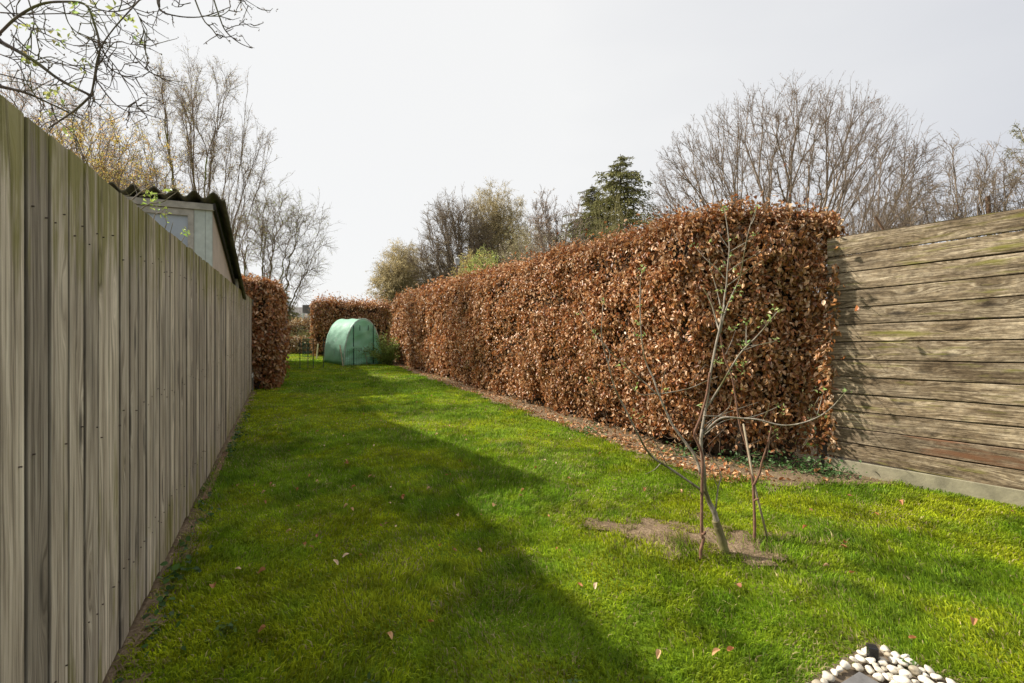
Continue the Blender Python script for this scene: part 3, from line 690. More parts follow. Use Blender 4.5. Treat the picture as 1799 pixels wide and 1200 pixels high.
# ------------------------------------------------------------------ young apple tree and its neighbours
def poly(pts, ox, oy, sc, Y0, y1=None):
    """points of a stem given as image positions, at depth Y0 running to y1"""
    out = []; n = len(pts)
    for i, p in enumerate(pts):
        Y = Y0 + ((y1 if y1 is not None else Y0) - Y0) * (i / (n - 1)); out.append(at(ox + p[0] / sc, oy + p[1] / sc, Y))
    return out
def stems(mbx, paths, ox, oy, sc, wob=0.):
    r = np.random.default_rng(2)
    for (pts, Y0, Y1, r0, r1) in paths:
        P = smooth_path(poly(pts, ox, oy, sc, Y0, Y1), 4)
        if wob: P[1:-1] += r.normal(0, wob, P[1:-1].shape)
        R = np.linspace(r0, r1, len(P)) * r.uniform(.93, 1.1, len(P)); mbx.tube(P, R, 8)
    return mbx
YT = 3.05; X6 = (1000, 450, 2.105); X5 = (1100, 350, 4.0)
tree = thing('apple_sapling', 'young apple tree with pale bare branches and tiny opening leaves in the bare soil patch', 'tree', gnd(1268, 975))
mb = MB()
stems(mb, [([(545, 992), (538, 950), (516, 905), (500, 850), (497, 780), (487, 700), (491, 640)], YT, YT, .019, .009)], *X6)
mb.build('trunk', M_SAP, tree, smooth=True)
mb = stems(MB(), [([(580, 1115), (568, 1060), (553, 1012), (546, 992), (542, 978)], YT, YT, .029, .024)], *X6)
mb.build('mossy_trunk_foot', M_BARKM, tree, smooth=True)
mb = MB()
stems(mb, [
    ([(490, 645), (500, 590), (512, 520), (520, 450), (540, 340), (560, 250), (572, 180)], YT, YT + .05, 0.0084, 0.0064),
    ([(487, 805), (465, 740), (430, 690), (380, 620), (335, 520), (310, 450), (280, 380), (265, 270), (262, 130), (267, 60)], YT, YT + .25, 0.0096, 0.0026),
    ([(484, 862), (380, 790), (300, 735), (250, 650), (210, 570), (170, 490), (145, 400), (120, 300), (125, 180)], YT, YT - .2, 0.0080, 0.0021),
    ([(335, 520), (270, 460), (200, 400), (150, 350), (90, 280), (40, 200)], YT + .15, YT + .35, 0.0048, 0.0017),
    ([(322, 508), (260, 510), (205, 450)], YT + .12, YT, 0.0032, 0.0017), ([(338, 510), (440, 490), (500, 465), (550, 445)], YT + .12, YT + .2, 0.0032, 0.0021),
    ([(497, 655), (560, 600), (640, 600), (700, 605), (780, 625), (850, 620), (920, 595), (970, 560), (1020, 505)], YT, YT - .25, 0.0064, 0.0026),
    ([(497, 590), (600, 595), (650, 600), (720, 580), (785, 550)], YT, YT + .15, 0.0040, 0.0017), ([(495, 665), (560, 615), (620, 598)], YT, YT + .1, 0.0032, 0.0017),
    ([(508, 560), (560, 480), (600, 410), (640, 350), (700, 290), (770, 205)], YT + .02, YT - .15, 0.0068, 0.0021),
    ([(640, 350), (700, 328), (760, 315)], YT - .07, YT - .02, 0.0028, 0.0013), ([(455, 742), (380, 742), (360, 750)], YT + .02, YT - .1, 0.0032, 0.0017),
    ([(360, 770), (320, 690), (290, 620)], YT - .05, YT - .1, 0.0032, 0.0017), ([(340, 765), (315, 790), (285, 805)], YT - .05, YT - .15, 0.0032, 0.0017),
    ([(541, 942), (550, 860), (562, 810), (545, 770)], YT, YT - .05, 0.0052, 0.0026), ([(552, 860), (535, 820), (530, 785)], YT - .02, YT, 0.0032, 0.0017),
    ([(915, 595), (930, 540), (940, 500)], YT - .2, YT - .2, 0.0024, 0.0013), ([(920, 592), (905, 560), (925, 520)], YT - .2, YT - .25, 0.0024, 0.0013),
    ([(505, 620), (555, 590), (640, 560), (700, 540)], YT, YT + .2, 0.0024, 0.0013), ([(335, 520), (345, 460), (360, 410)], YT + .12, YT + .1, 0.0024, 0.0013),
    ([(145, 400), (150, 360), (130, 320)], YT - .13, YT - .1, 0.0024, 0.0013), ([(170, 490), (130, 470), (80, 455)], YT - .1, YT - .15, 0.0024, 0.0013),
    ([(445, 480), (480, 430), (505, 400)], YT + .1, YT + .1, 0.0024, 0.0013), ([(655, 340), (655, 300), (655, 260)], YT - .07, YT - .05, 0.0024, 0.0013),
    ([(720, 600), (735, 570), (740, 545)], YT, YT, 0.0024, 0.0013), ([(500, 640), (540, 600), (590, 560), (600, 520)], YT, YT + .1, 0.0024, 0.0013),
    ([(545, 770), (525, 750), (505, 730)], YT - .05, YT, 0.0024, 0.0013)], *X6)
stems(mb, [
    ([(665, 930), (690, 700), (705, 600), (712, 480), (725, 350), (715, 230), (700, 120), (690, 60)], YT + .05, YT + .1, 0.0060, 0.0017),
    ([(655, 950), (700, 780), (760, 640), (800, 550), (830, 380), (850, 270), (880, 160), (910, 80)], YT + .05, YT - .1, 0.0048, 0.0017),
    ([(860, 1030), (960, 1020), (1045, 1000)], YT, YT - .1, 0.0024, 0.0013), ([(540, 620), (600, 740), (640, 880), (662, 935)], YT + .2, YT + .05, 0.0024, 0.0068),
    ([(480, 330), (560, 420), (640, 490), (695, 560)], YT + .2, YT + .08, 0.0016, 0.0043), ([(640, 220), (690, 300), (724, 350)], YT + .1, YT + .08, 0.0016, 0.0034),
    ([(708, 610), (790, 550), (880, 480), (960, 430)], YT + .08, YT - .05, 0.0032, 0.0013), ([(712, 510), (800, 450), (890, 400), (950, 370)], YT + .08, YT + .2, 0.0032, 0.0013),
    ([(725, 370), (830, 310), (910, 250)], YT + .08, YT, 0.0032, 0.0013), ([(665, 760), (640, 650), (590, 470), (585, 420)], YT + .05, YT + .15, 0.0040, 0.0013),
    ([(840, 1020), (840, 950), (845, 880)], YT - .03, YT, 0.0024, 0.0013), ([(700, 1090), (740, 1000), (770, 920)], YT, YT + .1, 0.0024, 0.0013),
    ([(695, 400), (660, 370), (610, 330)], YT + .1, YT + .1, 0.0016, 0.0012), ([(880, 175), (905, 120), (915, 60)], YT - .1, YT, 0.0024, 0.0012)], *X5)
mb.build('branches', M_SAP, tree, smooth=True)
def buds(points, parent, seed, size=.018, n=5, name='young_leaves', mat=None, c=(.30, .42, .10), spread=.012):
    r = np.random.default_rng(seed); P = np.repeat(np.asarray(points, float), n, 0); m = len(P); P = P + r.normal(0, spread, P.shape)
    Nn = nrm(r.normal(0, 1, (m, 3)) + np.array([0, 0, .5])); D = nrm(r.normal(0, .7, (m, 3)) + np.array([0, 0, .7])); sz = size * r.uniform(.6, 1.5, m)
    V, F, k = leaf_mesh(P, Nn, D, sz, sz * .55, r.uniform(0, .5, m), r.uniform(.2, .9, m), 0)
    t = np.array(c) * r.uniform(.7, 1.3, (m, 1)) * (1 + r.normal(0, .08, (m, 3)))
    return bulk(name, V, F, mat or M_LEAF, parent, tint=np.repeat(np.clip(t, 0, 1), k, 0))
bp = [at(1000 + a / 2.105, 450 + b / 2.105, YT + d) for a, b, d in
      [(40, 208, .35), (90, 285, .3), (95, 310, .3), (262, 250, .2), (195, 400, .2), (250, 490, 0), (80, 460, -.15), (235, 578, -.15), (270, 605, -.1), (125, 165, -.2), (360, 497, .15), (545, 395, .1),
       (640, 400, -.1), (655, 330, -.1), (640, 430, 0), (600, 270, 0), (740, 240, -.15), (770, 200, -.15), (565, 130, .05), (565, 205, .05), (775, 550, .1), (785, 575, .1), (935, 500, -.2), (1022, 500, -.25), (935, 592, -.2), (760, 655, 0), (480, 555, 0), (560, 340, 0), (265, 60, .25), (620, 125, 0), (620, 400, 0), (600, 440, 0)]]
bp += [at(1100 + a / 4, 350 + b / 4, YT + d) for a, b, d in [(480, 322, .2), (745, 280, .1), (905, 245, 0), (720, 400, .1), (675, 645, .1), (785, 640, 0), (745, 710, 0), (655, 780, .05), (1065, 775, -.1), (1000, 850, -.1), (960, 880, -.1),
       (1045, 985, -.1), (820, 1020, 0), (840, 870, 0), (765, 915, .1), (600, 300, .1), (640, 1145, 0), (825, 1150, 0), (100, 755, .25), (95, 875, .2), (85, 960, .2), (120, 970, .2), (680, 485, .1), (765, 495, 0), (105, 480, .25), (690, 60, .1), (912, 75, -.1), (692, 70, .1)]]
buds(bp, tree, 3, .021, 5, c=(.34, .44, .14))

t = thing('stem', 'thin reddish-brown stem standing left of the apple trunk, crossing in front of it', 'plant stem', gnd(1232, 985))
mb = MB(); stems(mb, [([(487, 1125), (486, 1090), (497, 1045), (490, 1020), (491, 850), (492, 740), (475, 690), (463, 655), (488, 590), (510, 505), (520, 430)], 2.97, 3.0, .0105, .007),
                      ([(491, 1030), (500, 1026), (502, 1020)], 2.97, 2.96, .008, .009)], *X6); mb.build('bark_stem', M_STICK, t, smooth=True)
t = thing('thin_sapling', 'small forked brown sapling right of the apple tree', 'sapling', gnd(1325, 955))
mb = MB(); stems(mb, [([(683, 1067), (686, 1000), (683, 900), (680, 845), (670, 770), (655, 700), (630, 620), (615, 520), (600, 440), (575, 380), (560, 300), (545, 240), (520, 140)], 3.21, 3.3, .0105, .003),
                      ([(681, 850), (705, 800), (712, 765), (735, 690), (747, 630)], 3.21, 3.15, .008, .004), ([(683, 905), (695, 898), (698, 900)], 3.21, 3.19, .006, .006)], *X6)
mb.build('trunk', M_STICK, t, smooth=True)
buds([at(1000 + 747 / 2.105, 450 + 640 / 2.105, 3.15), at(1000 + 612 / 2.105, 450 + 500 / 2.105, 3.28)], t, 4, .018, 4)
o = MB(); o.tube([at(1350, 952, 3.24), at(1326, 855, 3.24), at(1306, 745, 3.2)], [.0075, .007, .006], 8); o = o.build('cane', M_CANE, smooth=True)
props(o, 'pale slanting cane leaning behind the forked brown sapling', 'garden cane')

# ------------------------------------------------------------------ procedural trees
def grow(seed, trunks, levels, env=None):
    """trunks: list of (start, dir, length, r0, r1); levels: dicts. Returns [(P,R)] per level"""
    r = np.random.default_rng(seed); out = []
    st = np.array([t[0] for t in trunks], float); di = nrm(np.array([t[1] for t in trunks], float)); ln = np.array([t[2] for t in trunks], float)
    r0 = np.array([t[3] for t in trunks], float); r1 = np.array([t[4] for t in trunks], float)
    for li, lv in enumerate([dict(pts=8, wob=.10, trop=.0)] + levels):
        if li:
            Pp, Rp = out[-1]; B, k, _ = Pp.shape; plen = plen_prev
            nch = lv['n']; idx = np.repeat(np.arange(B), nch); m = len(idx)
            lo, hi = lv.get('t', (.2, 1.)); tt = lo + (hi - lo) * r.random(m) ** lv.get('tp', .8)
            f = tt * (k - 1); i0 = np.minimum(f.astype(int), k - 2); fr_ = (f - i0)[:, None]
            st = Pp[idx, i0] * (1 - fr_) + Pp[idx, i0 + 1] * fr_; T = nrm(Pp[idx, i0 + 1] - Pp[idx, i0])
            rad = Rp[idx, i0] * (1 - fr_[:, 0]) + Rp[idx, i0 + 1] * fr_[:, 0]
            rv = r.normal(0, 1, (m, 3)); pe = nrm(rv - (rv * T).sum(-1, keepdims=True) * T)
            ang = np.radians(r.normal(lv['ang'], lv.get('asd', 10), m))[:, None]
            di = nrm(np.cos(ang) * T + np.sin(ang) * pe + np.array([0, 0, lv.get('up', 0)]))
            ln = plen[idx] * lv['len'] * (1 - lv.get('short', .5) * tt) * r.uniform(.6, 1.25, m)
            r0 = np.maximum(rad * lv.get('rr', .6), lv['rmin']); r1 = np.maximum(r0 * .35, lv['rmin'] * .6)
            if env is not None:
                c, a = np.array(env[0]), np.array(env[1]); q = (st - c) / a; dd = di / a
                A_ = (dd ** 2).sum(-1); B_ = (q * dd).sum(-1); C_ = (q ** 2).sum(-1) - 1; disc = np.maximum(B_ ** 2 - A_ * C_, 0)
                dist = (-B_ + np.sqrt(disc)) / A_; lim = np.maximum(dist, 0) * r.uniform(.85, 1.06, m)
                ln = np.minimum(ln, lim); keep = ln > .12 * plen[idx] * lv['len']
                st, di, ln, r0, r1 = st[keep], di[keep], ln[keep], r0[keep], r1[keep]
        m = len(st); k = lv['pts']; P = np.zeros((m, k, 3)); P[:, 0] = st; d = di.copy()
        for j in range(1, k):
            P[:, j] = P[:, j - 1] + d * (ln / (k - 1))[:, None]
            d = nrm(d + r.normal(0, lv['wob'], (m, 3)) + np.array([0, 0, lv['trop']]))
        R = r0[:, None] + (r1 - r0)[:, None] * np.linspace(0, 1, k)[None]
        out.append((P, R)); plen_prev = ln
    return out
def tree_obj(name, label, base, seed, trunks, levels, bark, env=None, leaf=None, grp=None, split=2, cat='tree', twigmat=None, leafmat_=None, leafname='young_leaves'):
    t = thing(name, label, cat, base, grp); base = np.array([*base], float)
    trunks = [(base + np.array(a), b, c, d, e) for a, b, c, d, e in trunks]
    env2 = (base + np.array(env[0]), env[1]) if env else None
    lv = grow(seed, trunks, levels, env2)
    def join(ls, sd):
        V = []; F = []; o = 0
        for (P, R), n in zip(ls, sd):
            v, f = tubes(P, R, n); V.append(v); F.append(f + o); o += len(v)
        return np.concatenate(V), np.concatenate(F)
    sides = [8, 6, 4, 3, 3, 3]
    V, F = join(lv[:split], sides); bulk('trunk', V, F, bark, t, smooth=True)
    V, F = join(lv[split:], sides[split:]); bulk('crown', V, F, twigmat or bark, t)
    if leaf:
        r = np.random.default_rng(seed + 1); P, R = lv[-1]; n, size, c, sprd = leaf['n'], leaf['size'], leaf['c'], leaf.get('spread', .03)
        zlim = leaf.get('zmax')
        pick = r.integers(0, len(P), n); tt = r.random(n) ** leaf.get('tp', .5) * (P.shape[1] - 1.001); i0 = tt.astype(int); f = (tt - i0)[:, None]
        Q = P[pick, i0] * (1 - f) + P[pick, i0 + 1] * f + r.normal(0, sprd, (n, 3))
        sz = size * r.uniform(.5, 1.4, n); D = r.normal(0, 1, (n, 3)) + np.array([0, 0, leaf.get('dz', 0)])
        V, F, k = leaf_mesh(Q, nrm(r.normal(0, 1, (n, 3))), nrm(D), sz, sz * leaf.get('w', .5), r.uniform(0, .5, n), r.uniform(0, .7, n), 0)
        cs = np.array(c); cc = cs[r.integers(0, len(cs), n)] * r.uniform(.7, 1.25, (n, 1))
        bulk(leafname, V, F, leafmat_ or M_LEAF, t, tint=np.repeat(cc, k, 0))
    return t

def crown(seed, base, blobs, ntips, k0, f0, f=(.42, .55), rt=.006, pw=2.3, bend=.45, jit=.05, base_spread=0., kmax=3, shell=.45, zlo=None):
    """limbs that keep forking until they reach points spread through the crown. blobs: (centre, radii, weight)"""
    r = np.random.default_rng(seed); base = np.array(base, float); w = np.array([b[2] for b in blobs], float); w /= w.sum()
    pick = r.choice(len(blobs), ntips, p=w); u = nrm(r.normal(0, 1, (ntips, 3))); rad = r.random(ntips) ** shell
    T = base + np.array([b[0] for b in blobs])[pick] + u * rad[:, None] * np.array([b[1] for b in blobs])[pick]
    zmin = (zlo if zlo is not None else .6); T = T[T[:, 2] > zmin]
    segs = []; term = []; tt = np.linspace(0, 1, 6)[:, None]
    def bez(p, d, q, n0, n1):
        L_ = np.linalg.norm(q - p); c1 = p + d * L_ * bend; c2 = q - nrm(q - c1) * L_ * .25
        P = (1 - tt) ** 3 * p + 3 * (1 - tt) ** 2 * tt * c1 + 3 * (1 - tt) * tt ** 2 * c2 + tt ** 3 * q
        P[1:-1] += r.normal(0, jit * L_ * .35, (4, 3)); ra = rt * n0 ** (1 / pw); rb = rt * n1 ** (1 / pw)
        segs.append((P, np.linspace(ra, rb, 6), n0)); return nrm(P[-1] - P[-2])
    stack = [(base, np.array([0, 0, 1.]), np.arange(len(T)), 0)]
    while stack:
        p, d, idx, dep = stack.pop(); n = len(idx)
        if n == 1:
            bez(p, d, T[idx[0]], 1, .5); term.append(len(segs) - 1); continue
        k = min(n, k0 if dep == 0 else int(r.integers(2, kmax + 1))); X = T[idx]
        if dep < 2: Xn = nrm(X - p) * 1.0 + (X - p) * .05
        else: Xn = X
        C = Xn[r.choice(n, k, replace=False)]
        for _ in range(4):
            a = ((Xn[:, None] - C[None]) ** 2).sum(-1).argmin(1)
            C = np.array([Xn[a == j].mean(0) if (a == j).any() else C[j] for j in range(k)])
        for j in range(k):
            sub = idx[a == j]
            if len(sub) == 0: continue
            c = T[sub].mean(0); m = len(sub)
            if m == 1: stack.append((p, d, sub, dep + 1)); continue
            ff = f0 * r.uniform(.8, 1.2) if dep == 0 else r.uniform(*f); pp = p
            if dep == 0 and base_spread: pp = p + np.array([(c - p)[0], (c - p)[1], 0]) * base_spread * r.uniform(.6, 1.2)
            q = pp + (c - pp) * ff
            nd = bez(pp, nrm(d + nrm(c - pp) * (.6 if dep == 0 else .8)), q, m, max(1, m * .8)); stack.append((q, nd, sub, dep + 1))
    P = np.array([q[0] for q in segs]); Rr = np.array([q[1] for q in segs]); cnt = np.array([q[2] for q in segs]); return P, Rr, cnt, np.array(term)
def tree2(name, label, base, seed, blobs, ntips, k0, f0, bark, twig=None, leaf=None, cat='tree', grp=None, leafname='young_leaves', tw=(5, .35, .0), extra=None, lm=None, **kw):
    t = thing(name, label, cat, base, grp); P, Rr, cnt, term = crown(seed, base, blobs, ntips, k0, f0, **kw)
    r = np.random.default_rng(seed + 5); bigm = cnt > max(3, ntips * .035); rt = kw.get('rt', .006)
    mbt = [tubes(P[bigm], Rr[bigm], 8)]
    if extra:
        for pts, rad in extra: q = smooth_path([np.array(base) + np.array(a) for a in pts], 4); mbt.append(tubes(q[None], np.linspace(rad[0], rad[1], len(q))[None], 8))
    V = []; F = []; o = 0
    for v, f_ in mbt: V.append(v); F.append(f_ + o); o += len(v)
    bulk('trunk', np.concatenate(V), np.concatenate(F), bark, t, smooth=True)
    # twigs leaving the last branches
    nt_, ln, droop = tw; small = np.where(cnt <= 3)[0]; m = len(small) * nt_; idx = np.repeat(small, nt_); u = r.uniform(.15, 1, m) * 4.999; i0 = u.astype(int); f_ = (u - i0)[:, None]
    st = P[idx, i0] * (1 - f_) + P[idx, i0 + 1] * f_; d = nrm(nrm(P[idx, i0 + 1] - P[idx, i0]) + r.normal(0, .42, (m, 3))); L_ = ln * r.uniform(.5, 1.3, m)
    Q = np.zeros((m, 5, 3)); Q[:, 0] = st
    for j in range(1, 5): Q[:, j] = Q[:, j - 1] + d * (L_ / 4)[:, None]; d = nrm(d + r.normal(0, .10, (m, 3)) + np.array([0, 0, droop]))
    Rq = np.linspace(rt * .75, rt * .4, 5)[None].repeat(m, 0)
    m2 = m * 2; id2 = np.repeat(np.arange(m), 2); u = r.integers(1, 4, m2); st = Q[id2, u]; d = nrm(nrm(Q[id2, u] - Q[id2, u - 1]) + r.normal(0, .45, (m2, 3))); L2 = L_[id2] * r.uniform(.3, .6, m2)
    Q2 = np.zeros((m2, 3, 3)); Q2[:, 0] = st
    for j in range(1, 3): Q2[:, j] = Q2[:, j - 1] + d * (L2 / 2)[:, None]; d = nrm(d + np.array([0, 0, droop * 1.5]))
    R2 = np.linspace(rt * .5, rt * .35, 3)[None].repeat(m2, 0)
    V = []; F = []; o = 0
    for v, f_ in (tubes(P[~bigm], Rr[~bigm], 5), tubes(Q, Rq, 3), tubes(Q2, R2, 3)): V.append(v); F.append(f_ + o); o += len(v)
    bulk('crown', np.concatenate(V), np.concatenate(F), twig or bark, t)
    if leaf:
        n, size, cs = leaf['n'], leaf['size'], np.array(leaf['c']); pk = r.integers(0, m, n); u = r.random(n) ** leaf.get('tp', .7) * 3.999; i0 = u.astype(int); f_ = (u - i0)[:, None]
        X = Q[pk, i0] * (1 - f_) + Q[pk, i0 + 1] * f_ + r.normal(0, leaf.get('spread', .03), (n, 3)); sz = size * r.uniform(.5, 1.4, n)
        V, F, k = leaf_mesh(X, nrm(r.normal(0, 1, (n, 3))), nrm(r.normal(0, 1, (n, 3)) + np.array([0, 0, leaf.get('dz', 0)])), sz, sz * leaf.get('w', .5), r.uniform(0, .5, n), r.uniform(0, .7, n), 0)
        patch = 1 + .5 * (fbm(X[:, 0] * .8 + X[:, 1] * .5, X[:, 2] * .8, seed, 2) - .5)[:, None]
        bulk(leafname, V, F, lm or M_LEAF, t, tint=np.repeat(cs[r.integers(0, len(cs), n)] * r.uniform(.7, 1.25, (n, 1)) * patch, k, 0))
    return t

def P0(px, Y): return ((px - CX) / FPX * Y, Y, 0.)
# broad dome of bare branches behind the hedge
tree2('broad_tree', 'broad dome-shaped bare tree of many upright stems behind the near end of the hedge', P0(1375, 20), 101,
      [((0, 0, 6.5), (5.75, 4.4, 4.9), 1.)], 3300, 13, .32, M_BARKB, rt=.0058, pw=1.98, shell=.24, base_spread=.20, tw=(4, .28, .02), bend=.42, zlo=3.6, jit=.02, f=(.30, .46),
      leaf=dict(n=12000, size=.05, c=[(.24, .13, .08), (.19, .11, .07)], tp=.3), leafname='buds')
tree2('bare_shrub', 'tall thin-stemmed bare shrub between the dome-shaped tree and the plank fence', P0(1548, 15), 102,
      [((0, 0, 4.0), (1.25, 1.2, 3.2), 1.)], 260, 13, .40, M_BARKB, cat='shrub', rt=.006, base_spread=.35, tw=(5, .38, .03), shell=.5, zlo=1.5)
tree2('bare_shrub', 'faint bare thicket further back, seen through the right half of the dome-shaped tree', P0(1500, 24), 112,
      [((0, 0, 4.5), (3.6, 2., 3.6), 1.)], 280, 14, .36, M_BARKB, cat='shrub', rt=.008, base_spread=.45, tw=(4, .5, .02), shell=.5, zlo=2.)
tree2('bare_shrub', 'low bare thicket showing between the tall conifer and the dome-shaped tree', P0(1195, 26), 113,
      [((0, 0, 4.2), (2.6, 2., 3.6), 1.)], 420, 12, .36, M_BARKB, cat='shrub', rt=.008, base_spread=.45, tw=(4, .5, .02), shell=.5, zlo=2.)
tree2('pruned_tree', 'brown hard-pruned tree with stubby upright limbs above the plank fence at the right', P0(1705, 14), 103,
      [((-.4, 0, 4.9), (1.7, 1.4, 2.1), 1.), ((-1.6, 0, 4.2), (.9, 1., 1.6), .4), ((.8, 0, 4.9), (1., 1., 1.9), .5)], 400, 7, .42, barkmat('ruddy_bark', (.13, .075, .05), (.26, .16, .10), None, 8), twig=M_BARKB, rt=.0058, pw=2.1, base_spread=.25, tw=(4, .34, 0.), jit=.08, zlo=2.8, shell=.5,
      extra=[([(.55, 0, 0), (.5, 0, 2), (.55, 0, 3.8), (.50, 0, 5.2)], (.07, .055)), ([(-.15, 0, 0), (-.05, 0, 2.4), (-.12, 0, 3.6), (-.35, 0, 4.3), (-.38, 0, 4.6)], (.12, .06)), ([(-2.4, 0, 1.), (-1.9, 0, 2.6), (-2.3, 0, 3.8), (-2.75, 0, 4.6)], (.06, .03)), ([(-.9, 0, 1.), (-1.5, 0, 3.), (-1.9, 0, 4.0)], (.06, .035))],
      leaf=dict(n=2600, size=.035, c=[(.30, .24, .08), (.24, .19, .09)]), leafname='buds')
b = P0(1779, 14); tr = [((0, 0, 0), (.02, 0, 1), 7.8, .07, .01)]
tree_obj('slim_tree', 'slim upright tree with fine yellow-green twigs at the right edge of the photo', b, 104, tr,
    [dict(n=80, pts=4, wob=.08, trop=.03, ang=62, len=.15, rmin=.009, rr=.4, short=.75, t=(.15, 1), tp=1), dict(n=9, pts=4, wob=.12, trop=0, ang=40, len=.5, rmin=.005, rr=.5)], M_BARKG,
    leaf=dict(n=3500, size=.045, c=[(.26, .25, .09), (.22, .20, .09)]))
tree2('bare_tree', 'bare tree whose twigs reach in over the plank fence from beyond the right edge', P0(1900, 13), 105,
      [((0, 0, 4.4), (2.4, 1.8, 2.9), 1.)], 280, 8, .4, M_BARKB, rt=.0055, base_spread=.2, tw=(4, .34, 0.), jit=.1, zlo=1.8, shell=.5)

# birches and oak on the skyline
CAT = [(.50, .41, .21), (.42, .35, .19), (.60, .50, .27)]
def birch(px, Y, blobs, n, label, seed, name='birch_tree', c=None, ln=.9, droop=-.22, nl=26000, k0=5, bark=None):
    tree2(name, label, P0(px, Y), seed, blobs, n, k0, .38, bark or M_BARKM, twig=barkmat('straw_twigs', (.22, .175, .10), (.38, .31, .19), None, 10), rt=.0095, pw=2.15, tw=(4, ln, droop), shell=.5, base_spread=.05, zlo=1.5, bend=.5,
          leaf=dict(n=int(nl * 1.35), size=.155, w=.32, dz=-1.3, spread=.07, c=c or CAT, tp=.9), leafname='catkins')
birch(708, 46, [((-.2, 0, 6.2), (2.2, 2.2, 3.3), 1.), ((-1.1, 0, 4.4), (1.6, 1.6, 3.0), .5)], 420, 'weeping birch with brownish-yellow hanging twigs, leftmost on the skyline right of the greenhouse', 201, ln=1.2, droop=-.3)
birch(872, 46, [((0, 0, 10.7), (3.2, 2.6, 4.4), 1.), ((.3, 0, 7.5), (3.2, 2.6, 3.5), .5)], 800, 'tallest rounded birch with brown catkins on the skyline, behind the hedge middle', 202, droop=-.12, nl=30000)
birch(920, 50, [((.2, 0, 7.0), (3.2, 2.6, 4.2), 1.)], 420, 'lower brown birch just right of the tallest rounded one', 203, nl=17000)
birch(836, 36, [((0, 0, 4.8), (1.6, 1.4, 2.6), 1.)], 220, 'drooping golden-twigged tree in front of the oak, right of the garden lantern', 204, name='weeping_tree', c=[(.52, .42, .14), (.44, .36, .14)], nl=9000)
tree2('oak_tree', 'spreading bare oak with long dark limbs reaching left on the skyline', P0(812, 44), 205,
      [((-.9, 0, 9.6), (3.4, 2.6, 4.4), 1.), ((-2.6, 0, 6.6), (2.2, 2., 3.0), .5), ((1.0, 0, 9.), (2.4, 2.2, 3.4), .4)], 720, 7, .42, M_BARKB, rt=.0145, pw=2.05, tw=(4, .8, .02), jit=.14, shell=.45, zlo=3., f=(.38, .5),
      leaf=dict(n=9000, size=.10, c=[(.30, .25, .15)]), leafname='buds')
birch(772, 54, [((-.4, 0, 5.2), (5.0, 3, 4.8), 1.)], 640, 'low brown thicket tree filling the space under the oak limbs', 206, name='thicket_tree', c=[(.40, .35, .22), (.45, .38, .22)], nl=24000)
birch(948, 40, [((0, 0, 5.4), (4.2, 3, 4.2), 1.)], 560, 'low bushy brown tree behind the blossoming cherry', 207, name='thicket_tree', c=[(.40, .34, .20), (.36, .34, .16)], nl=17000, droop=-.05)
tree2('cherry_tree', 'bare cherry tree with scattered white blossom rising over the middle of the hedge', P0(985, 21), 208,
      [((0, 0, 4.9), (1.9, 1.6, 2.4), 1.), ((-.7, 0, 5.9), (.7, .7, 1.6), .25)], 240, 8, .38, M_BARKB, rt=.0095, tw=(3, .42, .03), jit=.1, shell=.5, zlo=1.8,
      leaf=dict(n=4600, size=.045, c=[(.62, .56, .50), (.40, .28, .20), (.38, .27, .2)], w=.9), leafname='blossom')
tree2('blossom_shrub', 'pale twiggy shrub with white flower specks just over the hedge top, left of the cherry', P0(935, 19), 218,
      [((0, 0, 3.3), (1.8, 1.4, 1.75), 1.)], 260, 9, .4, M_BARKB, cat='shrub', rt=.006, tw=(4, .35, .0), shell=.5, base_spread=.3,
      leaf=dict(n=4200, size=.038, c=[(.62, .56, .48), (.46, .40, .32), (.30, .24, .14)], w=.9), leafname='blossom')
tree2('leafing_shrub', 'bright lime-green leafing shrub peeping over the hedge', P0(850, 22), 209,
      [((0, 0, 3.4), (1.15, 1.1, 1.85), 1.)], 200, 9, .4, M_BARKM, cat='shrub', rt=.006, tw=(5, .3, .0), shell=.5, base_spread=.3,
      leaf=dict(n=8500, size=.065, c=[(.50, .58, .14), (.40, .48, .12), (.56, .60, .20)], spread=.05))
tree2('willow_shrub', 'fan of thin olive stems standing in front of the dark conifer', P0(1080, 20), 210,
      [((0, 0, 4.9), (1.1, 1., 2.6), 1.), ((-.8, 0, 4.), (.8, .8, 2.), .3)], 200, 18, .45, barkmat('olive_bark', (.17, .15, .06), (.30, .27, .12), None, 10), cat='shrub', rt=.0075, tw=(4, .45, .08), shell=.5, base_spread=.4)

